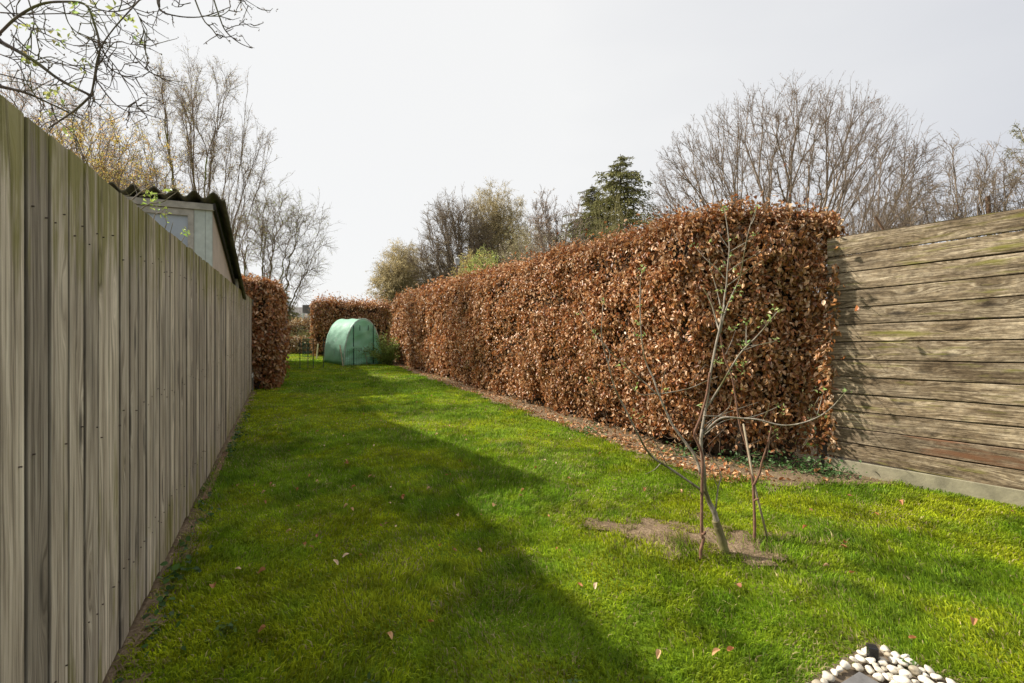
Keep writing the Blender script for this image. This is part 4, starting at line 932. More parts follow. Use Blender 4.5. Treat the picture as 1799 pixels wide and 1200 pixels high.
def conifer(px, Y, H, rad, label, seed, name='spruce_tree', tiers=42):
    b = np.array(P0(px, Y)); r = np.random.default_rng(seed); t = thing(name, label, 'tree', b)
    V, F = tubes(np.array([[b, b + [0, 0, H * .5], b + [0, 0, H]]]), np.array([[.18, .12, .02]]), 7); bulk('trunk', V, F, M_BARKD, t, smooth=True)
    st = []; di = []; ln = []
    for k in range(tiers):
        z = H * (.08 + .92 * k / tiers); R = rad * ((1 - (z / H)) ** .75) * r.uniform(.6, 1.4) + .05
        for j in range(int(9 + 6 * (1 - z / H))):
            a = r.uniform(0, 2 * np.pi); st.append([b[0], b[1], z + r.normal(0, .1)]); di.append([math.cos(a), math.sin(a), .12]); ln.append(R * r.uniform(.65, 1.12))
    st = np.array(st); di = nrm(np.array(di)); ln = np.array(ln); k = 6; P = np.zeros((len(st), k, 3)); P[:, 0] = st; d = di.copy()
    for j in range(1, k): P[:, j] = P[:, j - 1] + d * (ln / (k - 1))[:, None]; d = nrm(d + np.array([0, 0, -.13 if j < 4 else .12]))
    V, F = tubes(P, np.broadcast_to(np.linspace(.03, .008, k), (len(st), k)), 4); bulk('limbs', V, F, M_BARKD, t)
    n = 64 * len(st); pi = r.integers(0, len(st), n); tt = r.uniform(.18, 1, n) * (k - 1.001); i0 = tt.astype(int); f = (tt - i0)[:, None]
    Q = P[pi, i0] * (1 - f) + P[pi, i0 + 1] * f; T = nrm(P[pi, i0 + 1] - P[pi, i0]); sd = np.cross(T, [0, 0, 1.])
    off = r.normal(0, .16, n)[:, None] * sd * (ln[pi] * .6)[:, None]; Q = Q + off; Q[:, 2] -= np.abs(off).sum(-1) * .45 + r.uniform(0, .06, n)
    sz = r.uniform(.14, .30, n) * np.clip(ln[pi] / 1.4, .4, 1.); D = nrm(T + np.sign(off) * .5 + r.normal(0, .3, (n, 3)) + np.array([0, 0, -.4]))
    V, F, kk = leaf_mesh(Q, nrm(r.normal(0, .5, (n, 3)) + np.array([0, 0, .8])), D, sz, sz * .38, r.uniform(0, .6, n), r.uniform(-.3, .5, n), 0)
    c = np.array([.175, .17, .06]) * r.uniform(.6, 1.6, (n, 1)) * np.array([1, 1, 1.]); bulk('foliage', V, F, M_NEEDLE, t, tint=np.repeat(c, kk, 0))
conifer(1090, 32, 12.8, 6.6, 'tall dark green conifer, a cone rising above the hedge left of the dome-shaped tree', 301)
conifer(1040, 34, 11.4, 4.6, 'slightly shorter dark conifer close on the left of the tallest one', 302)
conifer(1180, 40, 8.6, 3.2, 'low dark conifer just showing over the hedge between the tall conifer and the dome-shaped tree', 303)
conifer(496, 44, 4.9, 3.0, 'small blue-green pine behind the left hedge near the horizon', 304, name='pine_tree', tiers=16)

# ------------------------------------------------------------------ trees on the left
tree2('slender_tree', 'tall slender tree with fine budding twigs standing straight behind the shed roof', P0(352, 13.5), 401,
      [((.15, 0, 6.2), (1.9, 1.5, 3.1), 1.), ((-.5, 0, 7.4), (.9, .9, 1.9), .2)], 430, 6, .34, M_BARKM, twig=M_BARKB, rt=.0042, pw=2.0, tw=(4, .34, .03), jit=.03, shell=.45, zlo=2.2, base_spread=.06, bend=.55,
      leaf=dict(n=13000, size=.034, c=[(.40, .36, .12), (.34, .25, .14), (.26, .18, .12)], tp=.6))
tree2('mossy_tree', 'mossy green-stemmed tree with bare branches sweeping right, behind the left beech hedge', P0(455, 17), 402,
      [((.0, 0, 4.6), (1.9, 1.6, 2.4), 1.), ((1.15, 0, 4.7), (1.45, 1.3, 1.7), .7), ((-.8, 0, 4.4), (1.4, 1.4, 2.), .4), ((1.2, 0, 2.9), (1.2, 1.2, .9), .3)], 360, 6, .34, M_BARKM, twig=M_BARKB, rt=.0050, pw=1.98, tw=(5, .45, -.04), jit=.10, shell=.45, zlo=1.8, base_spread=.1,
      leaf=dict(n=6200, size=.04, c=[(.30, .35, .09), (.32, .32, .11)], tp=.6))
tree2('yellow_leafing_shrub', 'tall loose shrub with yellow-ochre new leaves above the fence, left of the shed', P0(190, 10), 403,
      [((0, 0, 4.3), (1.5, 1.2, 1.7), 1.), ((-.8, 0, 3.7), (1.2, 1., 1.6), .5)], 400, 11, .38, M_BARKM, twig=M_BARKB, cat='shrub', rt=.0045, tw=(4, .28, .0), shell=.5, base_spread=.3, zlo=1.2,
      leaf=dict(n=17000, size=.042, c=[(.62, .46, .12), (.52, .48, .13), (.60, .38, .14)], spread=.03))
tree2('catkin_tree', 'tree with reddish-pink catkins high at the upper left edge, behind the overhanging branches', P0(50, 14), 404,
      [((.2, 0, 6.2), (3.0, 2., 2.7), 1.), ((1.6, 0, 5.), (1.8, 1.4, 2.2), .3)], 700, 8, .38, M_BARKB, rt=.0055, tw=(4, .4, .02), shell=.5, zlo=2.,
      leaf=dict(n=16000, size=.055, w=.35, dz=-1, c=[(.52, .34, .22), (.56, .42, .18), (.56, .38, .28)], spread=.03), leafname='catkins')
tree2('weeping_tree', 'grey weeping tree seen through the yellow shrub, left of the slender tree', P0(238, 20), 405,
      [((0, 0, 5.8), (1.5, 1.4, 2.8), 1.)], 300, 5, .38, M_BARKB, rt=.0065, tw=(5, .8, -.32), shell=.5, zlo=2.,
      leaf=dict(n=7000, size=.05, c=[(.28, .24, .17), (.32, .27, .18)], w=.3, dz=-1.2, tp=.9), leafname='catkins')

# overhanging branches, nearest tree
ov = thing('fruit_tree', 'fruit tree behind the fence whose dark budding branches hang into the upper left corner', 'tree', (-4.1, 2.5, 0))
mb = MB(); mb.tube(smooth_path([(-4.1, 2.5, 0), (-4.05, 2.5, .8), (-3.9, 2.48, 1.6), (-3.7, 2.45, 2.3)], 4), np.linspace(.10, .07, 13), 10)
mb.tube(smooth_path([(-3.72, 2.45, 2.25), (-3.3, 2.42, 2.75), (-2.9, 2.4, 2.9), at(0, 72, 2.4)], 4), np.linspace(.055, .014, 13), 8)
mb.tube(smooth_path([(-3.75, 2.45, 2.2), (-3.3, 2.4, 2.5), (-2.9, 2.4, 2.6), at(0, 150, 2.4)], 4), np.linspace(.045, .012, 13), 8)
mb.tube(smooth_path([(-3.72, 2.45, 2.28), (-3.6, 2.3, 2.9), (-3.1, 2.2, 3.6), (-2.4, 2.2, 3.75), at(140, -70, 2.3), at(275, -30, 2.3), at(345, -35, 2.3), at(400, -30, 2.3)], 4), np.linspace(.05, .006, 29), 8)
mb.tube(smooth_path([(-3.72, 2.45, 2.28), (-3.3, 2.5, 2.95), at(-60, 85, 2.5), at(0, 58, 2.5)], 4), np.linspace(.04, .010, 13), 8)
mb.build('trunk', M_BARKD, ov, smooth=True)
PT = [([(0, 72), (60, 107), (105, 140), (160, 168)], 2.4, 2.5, .012, .008), ([(160, 168), (130, 195), (85, 225)], 2.5, 2.5, .008, .005), ([(0, 152), (45, 163), (90, 183), (140, 207)], 2.4, 2.6, .011, .004),
      ([(0, 58), (30, 30), (70, 8), (110, 3), (150, 8), (165, 40), (175, 80), (170, 120), (160, 168)], 2.5, 2.5, .009, .006), ([(0, 22), (50, 25), (100, 24), (160, 25), (205, 28)], 2.6, 2.7, .005, .002),
      ([(275, -30), (280, 15), (310, 28), (350, 30), (380, 22), (405, 12)], 2.3, 2.4, .006, .002), ([(330, -35), (355, 30), (372, 50), (385, 67), (392, 63)], 2.3, 2.2, .005, .002), ([(365, -35), (385, 28), (397, 55), (420, 75), (443, 85)], 2.3, 2.35, .005, .002),
      ([(250, -5), (200, 50), (175, 90), (165, 140), (162, 168)], 2.3, 2.5, .004, .005), ([(160, 65), (180, 105), (200, 125), (225, 135), (250, 135)], 2.4, 2.5, .005, .002), ([(225, 85), (250, 115), (270, 130), (300, 135)], 2.4, 2.3, .004, .002),
      ([(168, 140), (205, 185), (250, 205)], 2.5, 2.5, .005, .002), ([(195, -10), (235, 15), (250, 45), (260, 68)], 2.2, 2.2, .004, .0015), ([(20, 60), (60, 95), (100, 110), (140, 125)], 2.4, 2.6, .005, .002), ([(0, 95), (30, 110), (50, 150), (70, 165)], 2.5, 2.4, .004, .002),
      ([(0, 5), (40, 40), (80, 60), (130, 80), (170, 78)], 2.6, 2.6, .005, .002), ([(50, 0), (60, 40), (48, 80), (45, 120)], 2.4, 2.5, .004, .002), ([(110, 3), (120, 40), (140, 60), (165, 70)], 2.4, 2.5, .004, .002), ([(150, 8), (190, 20), (225, 15), (250, -5)], 2.4, 2.3, .004, .003),
      ([(90, 183), (100, 210), (130, 235), (145, 270)], 2.6, 2.8, .005, .002), ([(170, 120), (200, 75), (230, 78), (250, 78)], 2.5, 2.5, .004, .002), ([(355, 28), (385, 28), (400, 20), (405, 12)], 2.3, 2.3, .003, .0015), ([(397, 52), (415, 45), (440, 42)], 2.3, 2.3, .003, .0015),
      ([(400, -30), (425, -5), (452, 13)], 2.3, 2.3, .004, .0015), ([(335, 5), (320, 8), (313, 6)], 2.3, 2.3, .003, .0015), ([(370, -10), (400, -5), (430, 2)], 2.3, 2.3, .003, .002), ([(280, 12), (278, -10), (276, -30)], 2.3, 2.3, .006, .006),
      ([(175, 85), (205, 120), (235, 170), (240, 185)], 2.5, 2.6, .004, .0015), ([(0, 130), (40, 140), (85, 150), (130, 145)], 2.5, 2.6, .005, .002), ([(60, 107), (90, 100), (130, 115), (165, 110)], 2.45, 2.5, .004, .002), ([(205, 185), (240, 190), (252, 200)], 2.5, 2.5, .003, .0015),
      ([(145, 270), (170, 320), (200, 345), (235, 350)], 2.8, 3.2, .004, .002)]
PT = [(a, b, c, d * .72, e * .8) for a, b, c, d, e in PT]
mb = MB(); stems(mb, PT, 0, 0, 1.)
rr = np.random.default_rng(9); tips = []
def side_twigs(paths, per, lo=.06, hi=.22):
    for (pts, Y0, Y1, a, b_) in paths:
        P = smooth_path(poly(pts, 0, 0, 1, Y0, Y1), 4); tot = int(per * len(P))
        for _ in range(tot):
            i = rr.integers(1, len(P)); T = nrm(P[i] - P[i - 1]); q = nrm(rr.normal(0, 1, 3)); d = nrm(T * .8 + q * .9); L_ = rr.uniform(lo, hi)
            Q = [P[i]]
            for j in range(4): Q.append(Q[-1] + d * L_ / 4); d = nrm(d + rr.normal(0, .28, 3) + np.array([0, 0, .06]))
            if min(p[0] + .4706 * p[1] for p in Q) > -.8 and Q[-1][2] < 2.1: continue
            mb.tube(Q, np.linspace(.0028, .0013, 5), 4, cap=False); tips.append(Q[-1]); tips.append(Q[2])
            if rr.random() < .5:
                d = nrm(d + rr.normal(0, .8, 3)); mb.tube([Q[2], Q[2] + d * .05, Q[2] + d * .09 + rr.normal(0, .01, 3)], [.002, .0016, .001], 4, cap=False); tips.append(Q[2] + d * .09)
side_twigs([p for p in PT if p[0][0][0] < 260], .55); side_twigs([p for p in PT if p[0][0][0] >= 260], .25, .03, .1)
mb.build('branches', M_BARKD, ov, smooth=True)
tp = np.array(tips); buds(tp, ov, 6, .010, 2, name='buds', c=(.13, .09, .05), mat=M_FALL, spread=.003)
lp = [at(a, b_, 2.45) for a, b_ in [(50, 50), (58, 57), (105, 70), (112, 60), (98, 75), (52, 102), (60, 108), (145, 113), (148, 118), (83, 160), (88, 165), (130, 157), (105, 180), (120, 230), (125, 238), (165, 15), (210, 20), (235, 35), (95, 205), (240, 75), (127, 15)]]
buds(lp, ov, 8, .026, 6, c=(.40, .44, .14), spread=.016)
# low shoots in front of the shed
t = thing('elder_shoot', 'thin pale twigs with fresh green leaves poking over the fence before the shed', 'shrub', (-3.05, 3.9, 0))
mb = MB()
stems(mb, [([(150, 480), (200, 390), (235, 348), (270, 322)], 4.0, 4.0, .010, .003), ([(245, 345), (285, 340), (315, 335)], 4.0, 4.05, .003, .002), ([(215, 400), (255, 362), (285, 355), (300, 345), (318, 332)], 4.0, 4.1, .006, .002),
           ([(270, 400), (272, 378), (285, 372), (292, 362)], 4.1, 4.1, .004, .002), ([(280, 420), (292, 395), (290, 378), (294, 370)], 4.0, 4.0, .004, .002), ([(310, 460), (318, 428), (323, 418), (327, 410)], 4.1, 4.1, .004, .002), ([(296, 420), (302, 398), (304, 390)], 4.1, 4.1, .003, .0015)], 0, 0, 1.)
mb.build('twigs', M_SAP, t, smooth=True)
buds([at(a, b_, 4.02) for a, b_ in [(262, 342), (268, 348), (272, 352), (258, 352), (276, 365), (292, 370), (291, 383), (327, 408), (325, 409), (300, 337)]], t, 12, .035, 5, c=(.38, .50, .10), spread=.018)

# ------------------------------------------------------------------ tunnel greenhouse
M_COVER = plain('green_film', (.42, .66, .52), .36, .16, 4, spec=.6, bumpd=.02)
nd = M_COVER.node_tree; Pn = nd.nodes['Principled BSDF']
tl = nd.nodes.new('ShaderNodeBsdfTranslucent'); tl.inputs[0].default_value = (.50, .82, .64, 1); ms = nd.nodes.new('ShaderNodeMixShader'); ms.inputs[0].default_value = .45
nd.links.new(Pn.outputs[0], ms.inputs[1]); nd.links.new(tl.outputs[0], ms.inputs[2]); nd.links.new(ms.outputs[0], nd.nodes['Material Output'].inputs[0])
M_SEAM = plain('dark_green_webbing', (.02, .06, .045), .6)
Q0 = gnd(604, 643); tu = np.array([.76, .65, 0.]); tu = nrm(tu); ta = np.array([-tu[1], tu[0], 0.]); TW, TLn, TH = 1.46, 2.0, 1.72
gh = thing('tunnel_greenhouse', 'small round-topped tunnel greenhouse covered in green film at the end of the lawn', 'greenhouse', Q0)
def arch(f):                                   # f 0..1 along the hoop -> across, height
    pts = []
    th = math.pi * (1 - f); r_ = TW / 2
    x = r_ + r_ * (abs(math.cos(th)) ** 1.) * (1 if math.cos(th) > 0 else -1); z = TH * (math.sin(th) ** .86)
    return x, z
NA, NL = 48, 16; V = []; rr = np.random.default_rng(4)
for j in range(NL + 1):
    for i in range(NA + 1):
        x, z = arch(i / NA); sag = -.03 * math.sin(math.pi * ((j / NL * 2) % 1)); cx = x - TW / 2
        wv = 1 + sag * .6 + .010 * math.sin(i * 1.3 + j * .9)
        V.append(Q0 + tu * (TW / 2 + cx * wv) + ta * (TLn * j / NL) + up * z * (1 + sag * .5))
Fq = [(j * (NA + 1) + i, j * (NA + 1) + i + 1, (j + 1) * (NA + 1) + i + 1, (j + 1) * (NA + 1) + i) for j in range(NL) for i in range(NA)]
o = bulk('roof_cover', V, Fq, M_COVER, gh, smooth=True); md = o.modifiers.new('thick', 'SOLIDIFY'); md.thickness = .004
for nm, off_, sg in (('front_cover', -.004, 1), ('rear_cover', TLn + .004, -1)):
    V = []; K = 14
    for i in range(NA + 1):
        x, z = arch(i / NA)
        for k in range(K + 1):
            zz = z * k / K; wr = .035 * math.sin(zz * 9 + x * 5) * math.sin(x * 3.1) + .022 * math.sin(x * 14 + zz * 4) * (1 - k / K) + .02 * math.sin(zz * 17 - x * 9)
            wr *= min(1, 6 * (1 - k / K)) * min(1, 5 * min(x, TW - x)); V.append(Q0 + tu * x + ta * (off_ - sg * wr) + up * zz)
    Fq = [(i * (K + 1) + k, (i + 1) * (K + 1) + k, (i + 1) * (K + 1) + k + 1, i * (K + 1) + k + 1) for i in range(NA) for k in range(K)]
    o = bulk(nm, V, Fq, M_COVER, gh, smooth=True); md = o.modifiers.new('thick', 'SOLIDIFY'); md.thickness = .003
    if sg == 1:
        for x in (.34, 1.10):
            zt = TH * (1 - abs((x - TW / 2) / (TW / 2)) ** 2.4) ** .6
            m2 = MB(); m2.box(Q0 + tu * x + ta * (-.045) + up * zt / 2, tu * .016, ta * .004, up * (zt / 2 - .02)); m2.build('zip_seam', M_SEAM, gh)
        for x in (.58, .90):
            m2 = MB(); m2.box(Q0 + tu * x + ta * (-.045) + up * 1.36, tu * .010, ta * .004, up * .10); m2.build('tie_strap', M_SEAM, gh)
for j in (0, .5, 1):
    m2 = MB(); m2.tube([Q0 + tu * (TW / 2 + (arch(i / 24)[0] - TW / 2) * .985) + ta * (TLn * j) + up * arch(i / 24)[1] * .985 for i in range(25)], .013, 6); m2.build('hoop', plain('white_steel_tube', (.55, .55, .5), .4), gh, smooth=True)

# wire fencing with stakes before it
M_WIRE = plain('dark_wire', (.03, .05, .04), .5); M_STAKE = plain('pale_stake_wood', (.50, .44, .30), .8, .2, 12)
wf = thing('wire_fence', 'low dark wire garden fence standing across the front of the green tunnel greenhouse', 'fence', gnd(600, 652))
a0 = gnd(597, 651); a1 = gnd(690, 634); m2 = MB(); n = 34
for i in range(n + 1):
    p = a0 + (a1 - a0) * i / n; m2.tube([p + up * .02, p + up * .68], .003, 4)
for z in (.08, .32, .58): m2.tube([a0 + up * z, a1 + up * z], .003, 4)
m2.build('mesh_panel', M_WIRE, wf)
o = MB(); o.tube([gnd(603, 645) + up * 0, at(597, 606, gnd(603, 645)[1])], .022, 6); o = o.build('stake', M_STAKE); props(o, 'pale leaning wooden stake in front of the greenhouse door', 'stake')
o = MB(); o.tube([gnd(645, 641), at(640, 610, gnd(645, 641)[1])], .013, 6); o = o.build('stake', M_CANE); props(o, 'thin brown stake in front of the right half of the greenhouse', 'stake')
o = MB(); o.tube([gnd(556, 631), at(559, 604, gnd(556, 631)[1])], .028, 6); o = o.build('stake', M_STAKE); props(o, 'pale upright stake left of the greenhouse, by the back hedge', 'stake')
# little guarded tree on the lawn
tg = thing('guarded_sapling', 'small sapling on the lawn inside a dark green wire guard, left of the greenhouse', 'sapling', gnd(541, 648))
bb = gnd(541, 648); m2 = MB(); m2.tube([bb, bb + up * .75, bb + up * 1.25 + np.array([.03, 0, 0])], [.012, .01, .005], 6); m2.build('trunk', M_BARKD, tg)
m2 = MB(); 
for k in range(12):
    a = 2 * math.pi * k / 12; m2.tube([bb + np.array([.17 * math.cos(a), .17 * math.sin(a), .42]), bb + np.array([.17 * math.cos(a), .17 * math.sin(a), 1.0])], .0045, 4)
for z in (.42, .56, .7, .84, 1.0): m2.tube([bb + np.array([.17 * math.cos(a), .17 * math.sin(a), z]) for a in np.linspace(0, 2 * math.pi, 13)], .004, 4, cap=False)
m2.build('wire_guard', plain('green_coated_wire', (.02, .16, .10), .4), tg)
for (dx, dy) in ((-.18, -.2), (.18, 0), (.40, .3)):
    m2 = MB(); m2.tube([bb + np.array([dx, dy, 0]), bb + np.array([dx, dy, .98])], .014, 6); m2.build('support_rod', M_WIRE, tg)
buds([bb + up * z + rr.normal(0, .05, 3) for z in np.linspace(.9, 1.25, 10)], tg, 14, .05, 5, c=(.28, .40, .07), spread=.05)

# green bush beside it
def bush(name, label, base, rad, H, n, size, cs, seed, w=.3, grp=None):
    r = np.random.default_rng(seed); t = thing(name, label, 'shrub', base, grp); base = np.array(base)
    ns = 44; di = nrm(np.stack([r.normal(0, .55, ns), r.normal(0, .55, ns), np.ones(ns)], -1)); ln = H * r.uniform(.6, 1.1, ns)
    k = 5; P = np.zeros((ns, k, 3)); P[:, 0] = base + r.normal(0, .05, (ns, 3)) * [1, 1, 0]; d = di.copy()
    for j in range(1, k): P[:, j] = P[:, j - 1] + d * (ln / (k - 1))[:, None]; d = nrm(d + r.normal(0, .12, (ns, 3)) + np.array([0, 0, -.12]))
    V, F = tubes(P, np.broadcast_to(np.linspace(.012, .003, k), (ns, k)), 4); bulk('stems', V, F, M_BARKM, t)
    pi = r.integers(0, ns, n); tt = r.uniform(.1, 1, n) * (k - 1.001); i0 = tt.astype(int); f = (tt - i0)[:, None]
    Q = P[pi, i0] * (1 - f) + P[pi, i0 + 1] * f + r.normal(0, rad * .16, (n, 3)); Q[:, 2] = np.maximum(Q[:, 2], .02)
    sz = size * r.uniform(.6, 1.3, n); D = nrm(P[pi, i0 + 1] - P[pi, i0] + r.normal(0, .5, (n, 3)))
    V, F, kk = leaf_mesh(Q, nrm(r.normal(0, .6, (n, 3)) + np.array([0, 0, .6])), D, sz, sz * w, r.uniform(0, .6, n), r.uniform(0, .6, n), 0)
    cs = np.array(cs); c = cs[r.integers(0, len(cs), n)] * r.uniform(.7, 1.3, (n, 1)); bulk('leaves', V, F, M_LEAF, t, tint=np.repeat(c, kk, 0)); return t
bush('green_bush', 'feathery yellow-green bush at the foot of the long hedge, right of the greenhouse', tuple(gnd(684, 640)), .36, 1.15, 4600, .085, [(.26, .34, .07), (.38, .44, .12), (.18, .24, .05)], 501)
bush('green_bush', 'small olive bush by the low hedge at the far left', (-11.2, 25.6, 0), .8, 1.3, 2600, .09, [(.12, .12, .04), (.17, .16, .06)], 502)

# ------------------------------------------------------------------ far buildings
M_HOUSE = plain('pale_render', (.50, .47, .42), .8, .1, 3); M_TILE = plain('grey_roof_covering', (.13, .12, .11), .9, .25, 5); M_BLUE = plain('dark_blue_boarding', (.035, .045, .085), .6, .2, 5); M_TAN = plain('tan_boarding', (.30, .22, .13), .8, .25, 6)
def bxs(c, sx, sy, z0, z1): m = MB(); m.box(np.array([c[0], c[1], (z0 + z1) / 2]), np.array([sx / 2, 0, 0]), np.array([0, sy / 2, 0]), np.array([0, 0, (z1 - z0) / 2])); return m
h = thing('outbuilding', 'low grey flat-roofed outbuilding with a white corner post behind the back hedge, left side', 'building', (-12.9, 36, 0))
bxs((-12.9, 37.0), 4.2, 3, 0, 2.35).build('wall', M_HOUSE, h); bxs((-12.9, 36.9), 4.6, 3.6, 2.35, 2.95).build('roof', M_TILE, h)
bxs((-15.15, 35.05), .16, .14, 0, 2.35).build('corner_post', M_WHITE, h); bxs((-13.0, 35.46), 1.0, .06, 0, 2.0).build('door', M_BLUE, h)
h = thing('garden_store', 'dark blue garden store with tan roof edge between the back hedge and long hedge', 'building', (-6.3, 26, 0))
bxs((-5.85, 26.9), 2.1, 1.8, 0, 2.22).build('wall', M_BLUE, h); bxs((-5.95, 26.8), 2.6, 2.2, 2.22, 2.62).build('roof', M_TAN, h); bxs((-6.2, 25.97), .7, .05, 0, 1.9).build('door', M_BLUE, h)
h = thing('far_house', 'distant low house with a dark roof on the horizon at the left', 'house', (-36, 75, 0))
bxs((-36, 78), 11, 6, 0, 2.6).build('wall', M_HOUSE, h)
m = MB(); m.add([(-42, 74.6, 2.6), (-30, 74.6, 2.6), (-30, 81.4, 2.6), (-42, 81.4, 2.6), (-41, 78, 4.4), (-31, 78, 4.4)], [(0, 1, 5, 4), (2, 3, 4, 5), (0, 4, 3), (1, 2, 5), (3, 2, 1, 0)]); m.build('roof', M_TILE, h)
for x in (-39, -36, -33): bxs((x, 74.97), 1.1, .06, .9, 2.0).build('window', M_PANE, h)
# lantern over the hedge
ln_ = thing('garden_lantern', 'small lantern on a thin brown pole showing just above the hedge top', 'lamp', P0(803, 17.5)); lb = np.array(P0(803, 17.5)); zt = at(803, 452, 17.5)[2]
m = MB(); m.tube([lb, lb + up * (zt - .30)], .025, 6); m.build('pole', M_STICK, ln_)
m = MB(); m.tube([lb + up * (zt - .30), lb + up * (zt - .28), lb + up * (zt - .08), lb + up * (zt - .05), lb + up * zt], [.03, .075, .10, .11, .02], 8); m.build('lamp_head', plain('frosted_lamp_glass', (.45, .45, .45), .3), ln_)
# distant woodland: reads as one mass along the horizon
r = np.random.default_rng(91); n = 26000; x = r.uniform(-120, 120, n); dpt = r.uniform(88, 100, n)
zmx = 3.2 + 3.4 * fbm(x * .09, x * 0, 4, 4); z = r.random(n) ** .8 * zmx; sz = r.uniform(.4, 1.1, n)
V, F, k = leaf_mesh(np.stack([x, dpt, z], -1), nrm(r.normal(0, 1, (n, 3))), nrm(r.normal(0, 1, (n, 3))), sz, sz * .5, r.uniform(0, .5, n), r.uniform(0, .6, n), 0)
c = np.array([[.13, .11, .075], [.10, .10, .06], [.16, .13, .09]])[r.integers(0, 3, n)]
props(bulk('far_wood', V, F, M_LEAF, tint=np.repeat(c, k, 0)), 'distant brown-grey line of bare woodland along the horizon', 'woodland', None, 'stuff')

# ------------------------------------------------------------------ fallen leaves
def litter(n, fn, seed, name, label, size=(.03, .06)):
    r = np.random.default_rng(seed); P = fn(r, n); n = len(P); P[:, 2] += r.uniform(.012, .03, n)
    Nn = nrm(r.normal(0, .35, (n, 3)) + np.array([0, 0, 1.])); D = nrm(r.normal(0, 1, (n, 3)) * [1, 1, .2]); sz = r.uniform(*size, n)
    V, F, k = leaf_mesh(P, Nn, D, sz, sz * .6, r.uniform(-.6, .6, n), r.uniform(-.2, .9, n), 1)
    return props(bulk(name, V, F, M_FALL, tint=np.repeat(beech_tint(n, r), k, 0)), label, 'fallen leaves', None, 'stuff')
def under(r, n):
    y = 4.45 + 14.5 * r.random(n) ** 1.6; L = 4.0 + np.abs(r.normal(.18, .25, n)); x = L - .4706 * y; return np.stack([x, y, np.zeros(n)], -1)
litter(3600, under, 61, 'leaf_litter', 'strip of fallen brown beech leaves on the soil along the foot of the long hedge')
def under2(r, n):
    y = r.uniform(10.7, 18, n); L = -.35 + r.normal(0, .12, n); return np.stack([L - .4706 * y, y, np.zeros(n)], -1)
litter(300, under2, 62, 'leaf_litter', 'fallen brown leaves on the soil under the narrow hedge beyond the board fence')
# single leaves on the lawn
variants = []
for q in range(7):
    r = np.random.default_rng(600 + q); 
    V, F, k = leaf_mesh(np.zeros((1, 3)), np.array([[0, 0, 1.]]), np.array([[1., 0, 0]]), np.array([.055]), np.array([r.uniform(.026, .04)]), np.array([r.choice([-1, 1]) * r.uniform(.15, .6)]), np.array([r.uniform(.4, 1.3)]), 1)
    V = V + r.normal(0, .0026, V.shape); V[:, 2] -= V[:, 2].min()
    t_ = np.array([[.40, .19, .08], [.54, .34, .18], [.32, .11, .035], [.66, .48, .32], [.40, .17, .06], [.50, .28, .13], [.28, .12, .06]])[q]
    me = None; o = bulk('fallen_leaf', V, F, M_FALL, tint=np.repeat(t_[None], k, 0)); variants.append(o.data); bpy.data.objects.remove(o)
big = {(425, 1012): 'large curled brown leaf on the shaded lawn beside a pale leaf', (469, 1017): 'pale beige leaf right of the large curled brown one, left side of the lawn', (470, 1122): 'upright tan leaf near the bottom left of the lawn', (512, 947): 'dark brown leaf on the mossy lawn, left of centre',
       (375, 1055): 'small reddish leaf closest to the left fence in the foreground', (805, 911): 'pale cream leaf in the middle of the shaded lawn', (865, 905): 'light brown folded leaf at the edge of the fence shadow', (600, 991): 'pinkish folded leaf left of centre on the shaded lawn', (594, 1006): 'small tan leaf just below the pinkish folded one',
       (750, 1108): 'brown leaf low in the middle foreground', (679, 1138): 'small narrow tan leaf at the lower edge, left of centre', (1013, 1037): 'orange-brown leaf at the right edge of the shaded foreground', (1045, 1050): 'light leaf right beside the orange-brown one', (1290, 1156): 'bright tan curled leaf left of the pebble bed', (1267, 1165): 'darker leaf touching the bright tan curled one by the pebble bed',
       (1457, 1011): 'pale yellow leaf in the sunlit grass below the plank fence', (1490, 1019): 'small orange leaf just right of the pale yellow one', (1420, 940): 'long light tan leaf right of the saplings', (1478, 968): 'dark brown leaf standing up in the sunlit grass', (1490, 975): 'light leaf lying against the dark brown standing one',
       (1304, 1046): 'small pale leaf below the bare soil patch', (1795, 1078): 'tan leaf at the right edge of the photo', (1708, 1108): 'dull pale brown leaf in the right foreground', (1612, 1137): 'beige leaf just above the pebble bed on its right', (1160, 1162): 'flat faint brown leaf in the centre foreground', (1582, 893): 'orange leaf near the foot of the plank fence', (1770, 905): 'reddish leaf by the foot of the plank fence, far right'}
r = np.random.default_rng(71); pts = [(k_, v_, 1.0) for k_, v_ in big.items()]
small = [(480, 857), (476, 866), (484, 860), (468, 875), (432, 908), (523, 902), (525, 865), (603, 772), (611, 825), (626, 866), (660, 845), (686, 862), (714, 883), (672, 932), (696, 932), (712, 884), (757, 868), (788, 842), (610, 822), (583, 718), (570, 790), (614, 900), (616, 906),
         (965, 918), (838, 980), (1135, 870), (1000, 775), (1056, 804), (1140, 795), (1180, 790), (963, 772), (780, 730), (770, 770), (820, 770), (900, 742), (1085, 870), (1078, 850), (920, 880), (640, 796), (655, 846), (1195, 870), (1340, 895), (1355, 862), (1500, 880), (1430, 905), (1545, 915), (1240, 850),
         (470, 735), (486, 752), (495, 770), (520, 742), (540, 735), (590, 750), (610, 740), (640, 732), (655, 790), (630, 708), (668, 745), (560, 765), (548, 705), (500, 720), (520, 700), (590, 690), (640, 690), (700, 705), (735, 712), (760, 700), (620, 668), (660, 672), (680, 660), (600, 660), (590, 668), (560, 680), (640, 655), (700, 672), (730, 680)]
for p in small: pts.append((p, None, .85))
for _ in range(48):
    y = 590 + r.uniform(90, 400) ** 1.0 ; x = r.uniform(450 if y < 800 else 420, 900 + (y - 600) * .6); pts.append(((x, y), None, .7))
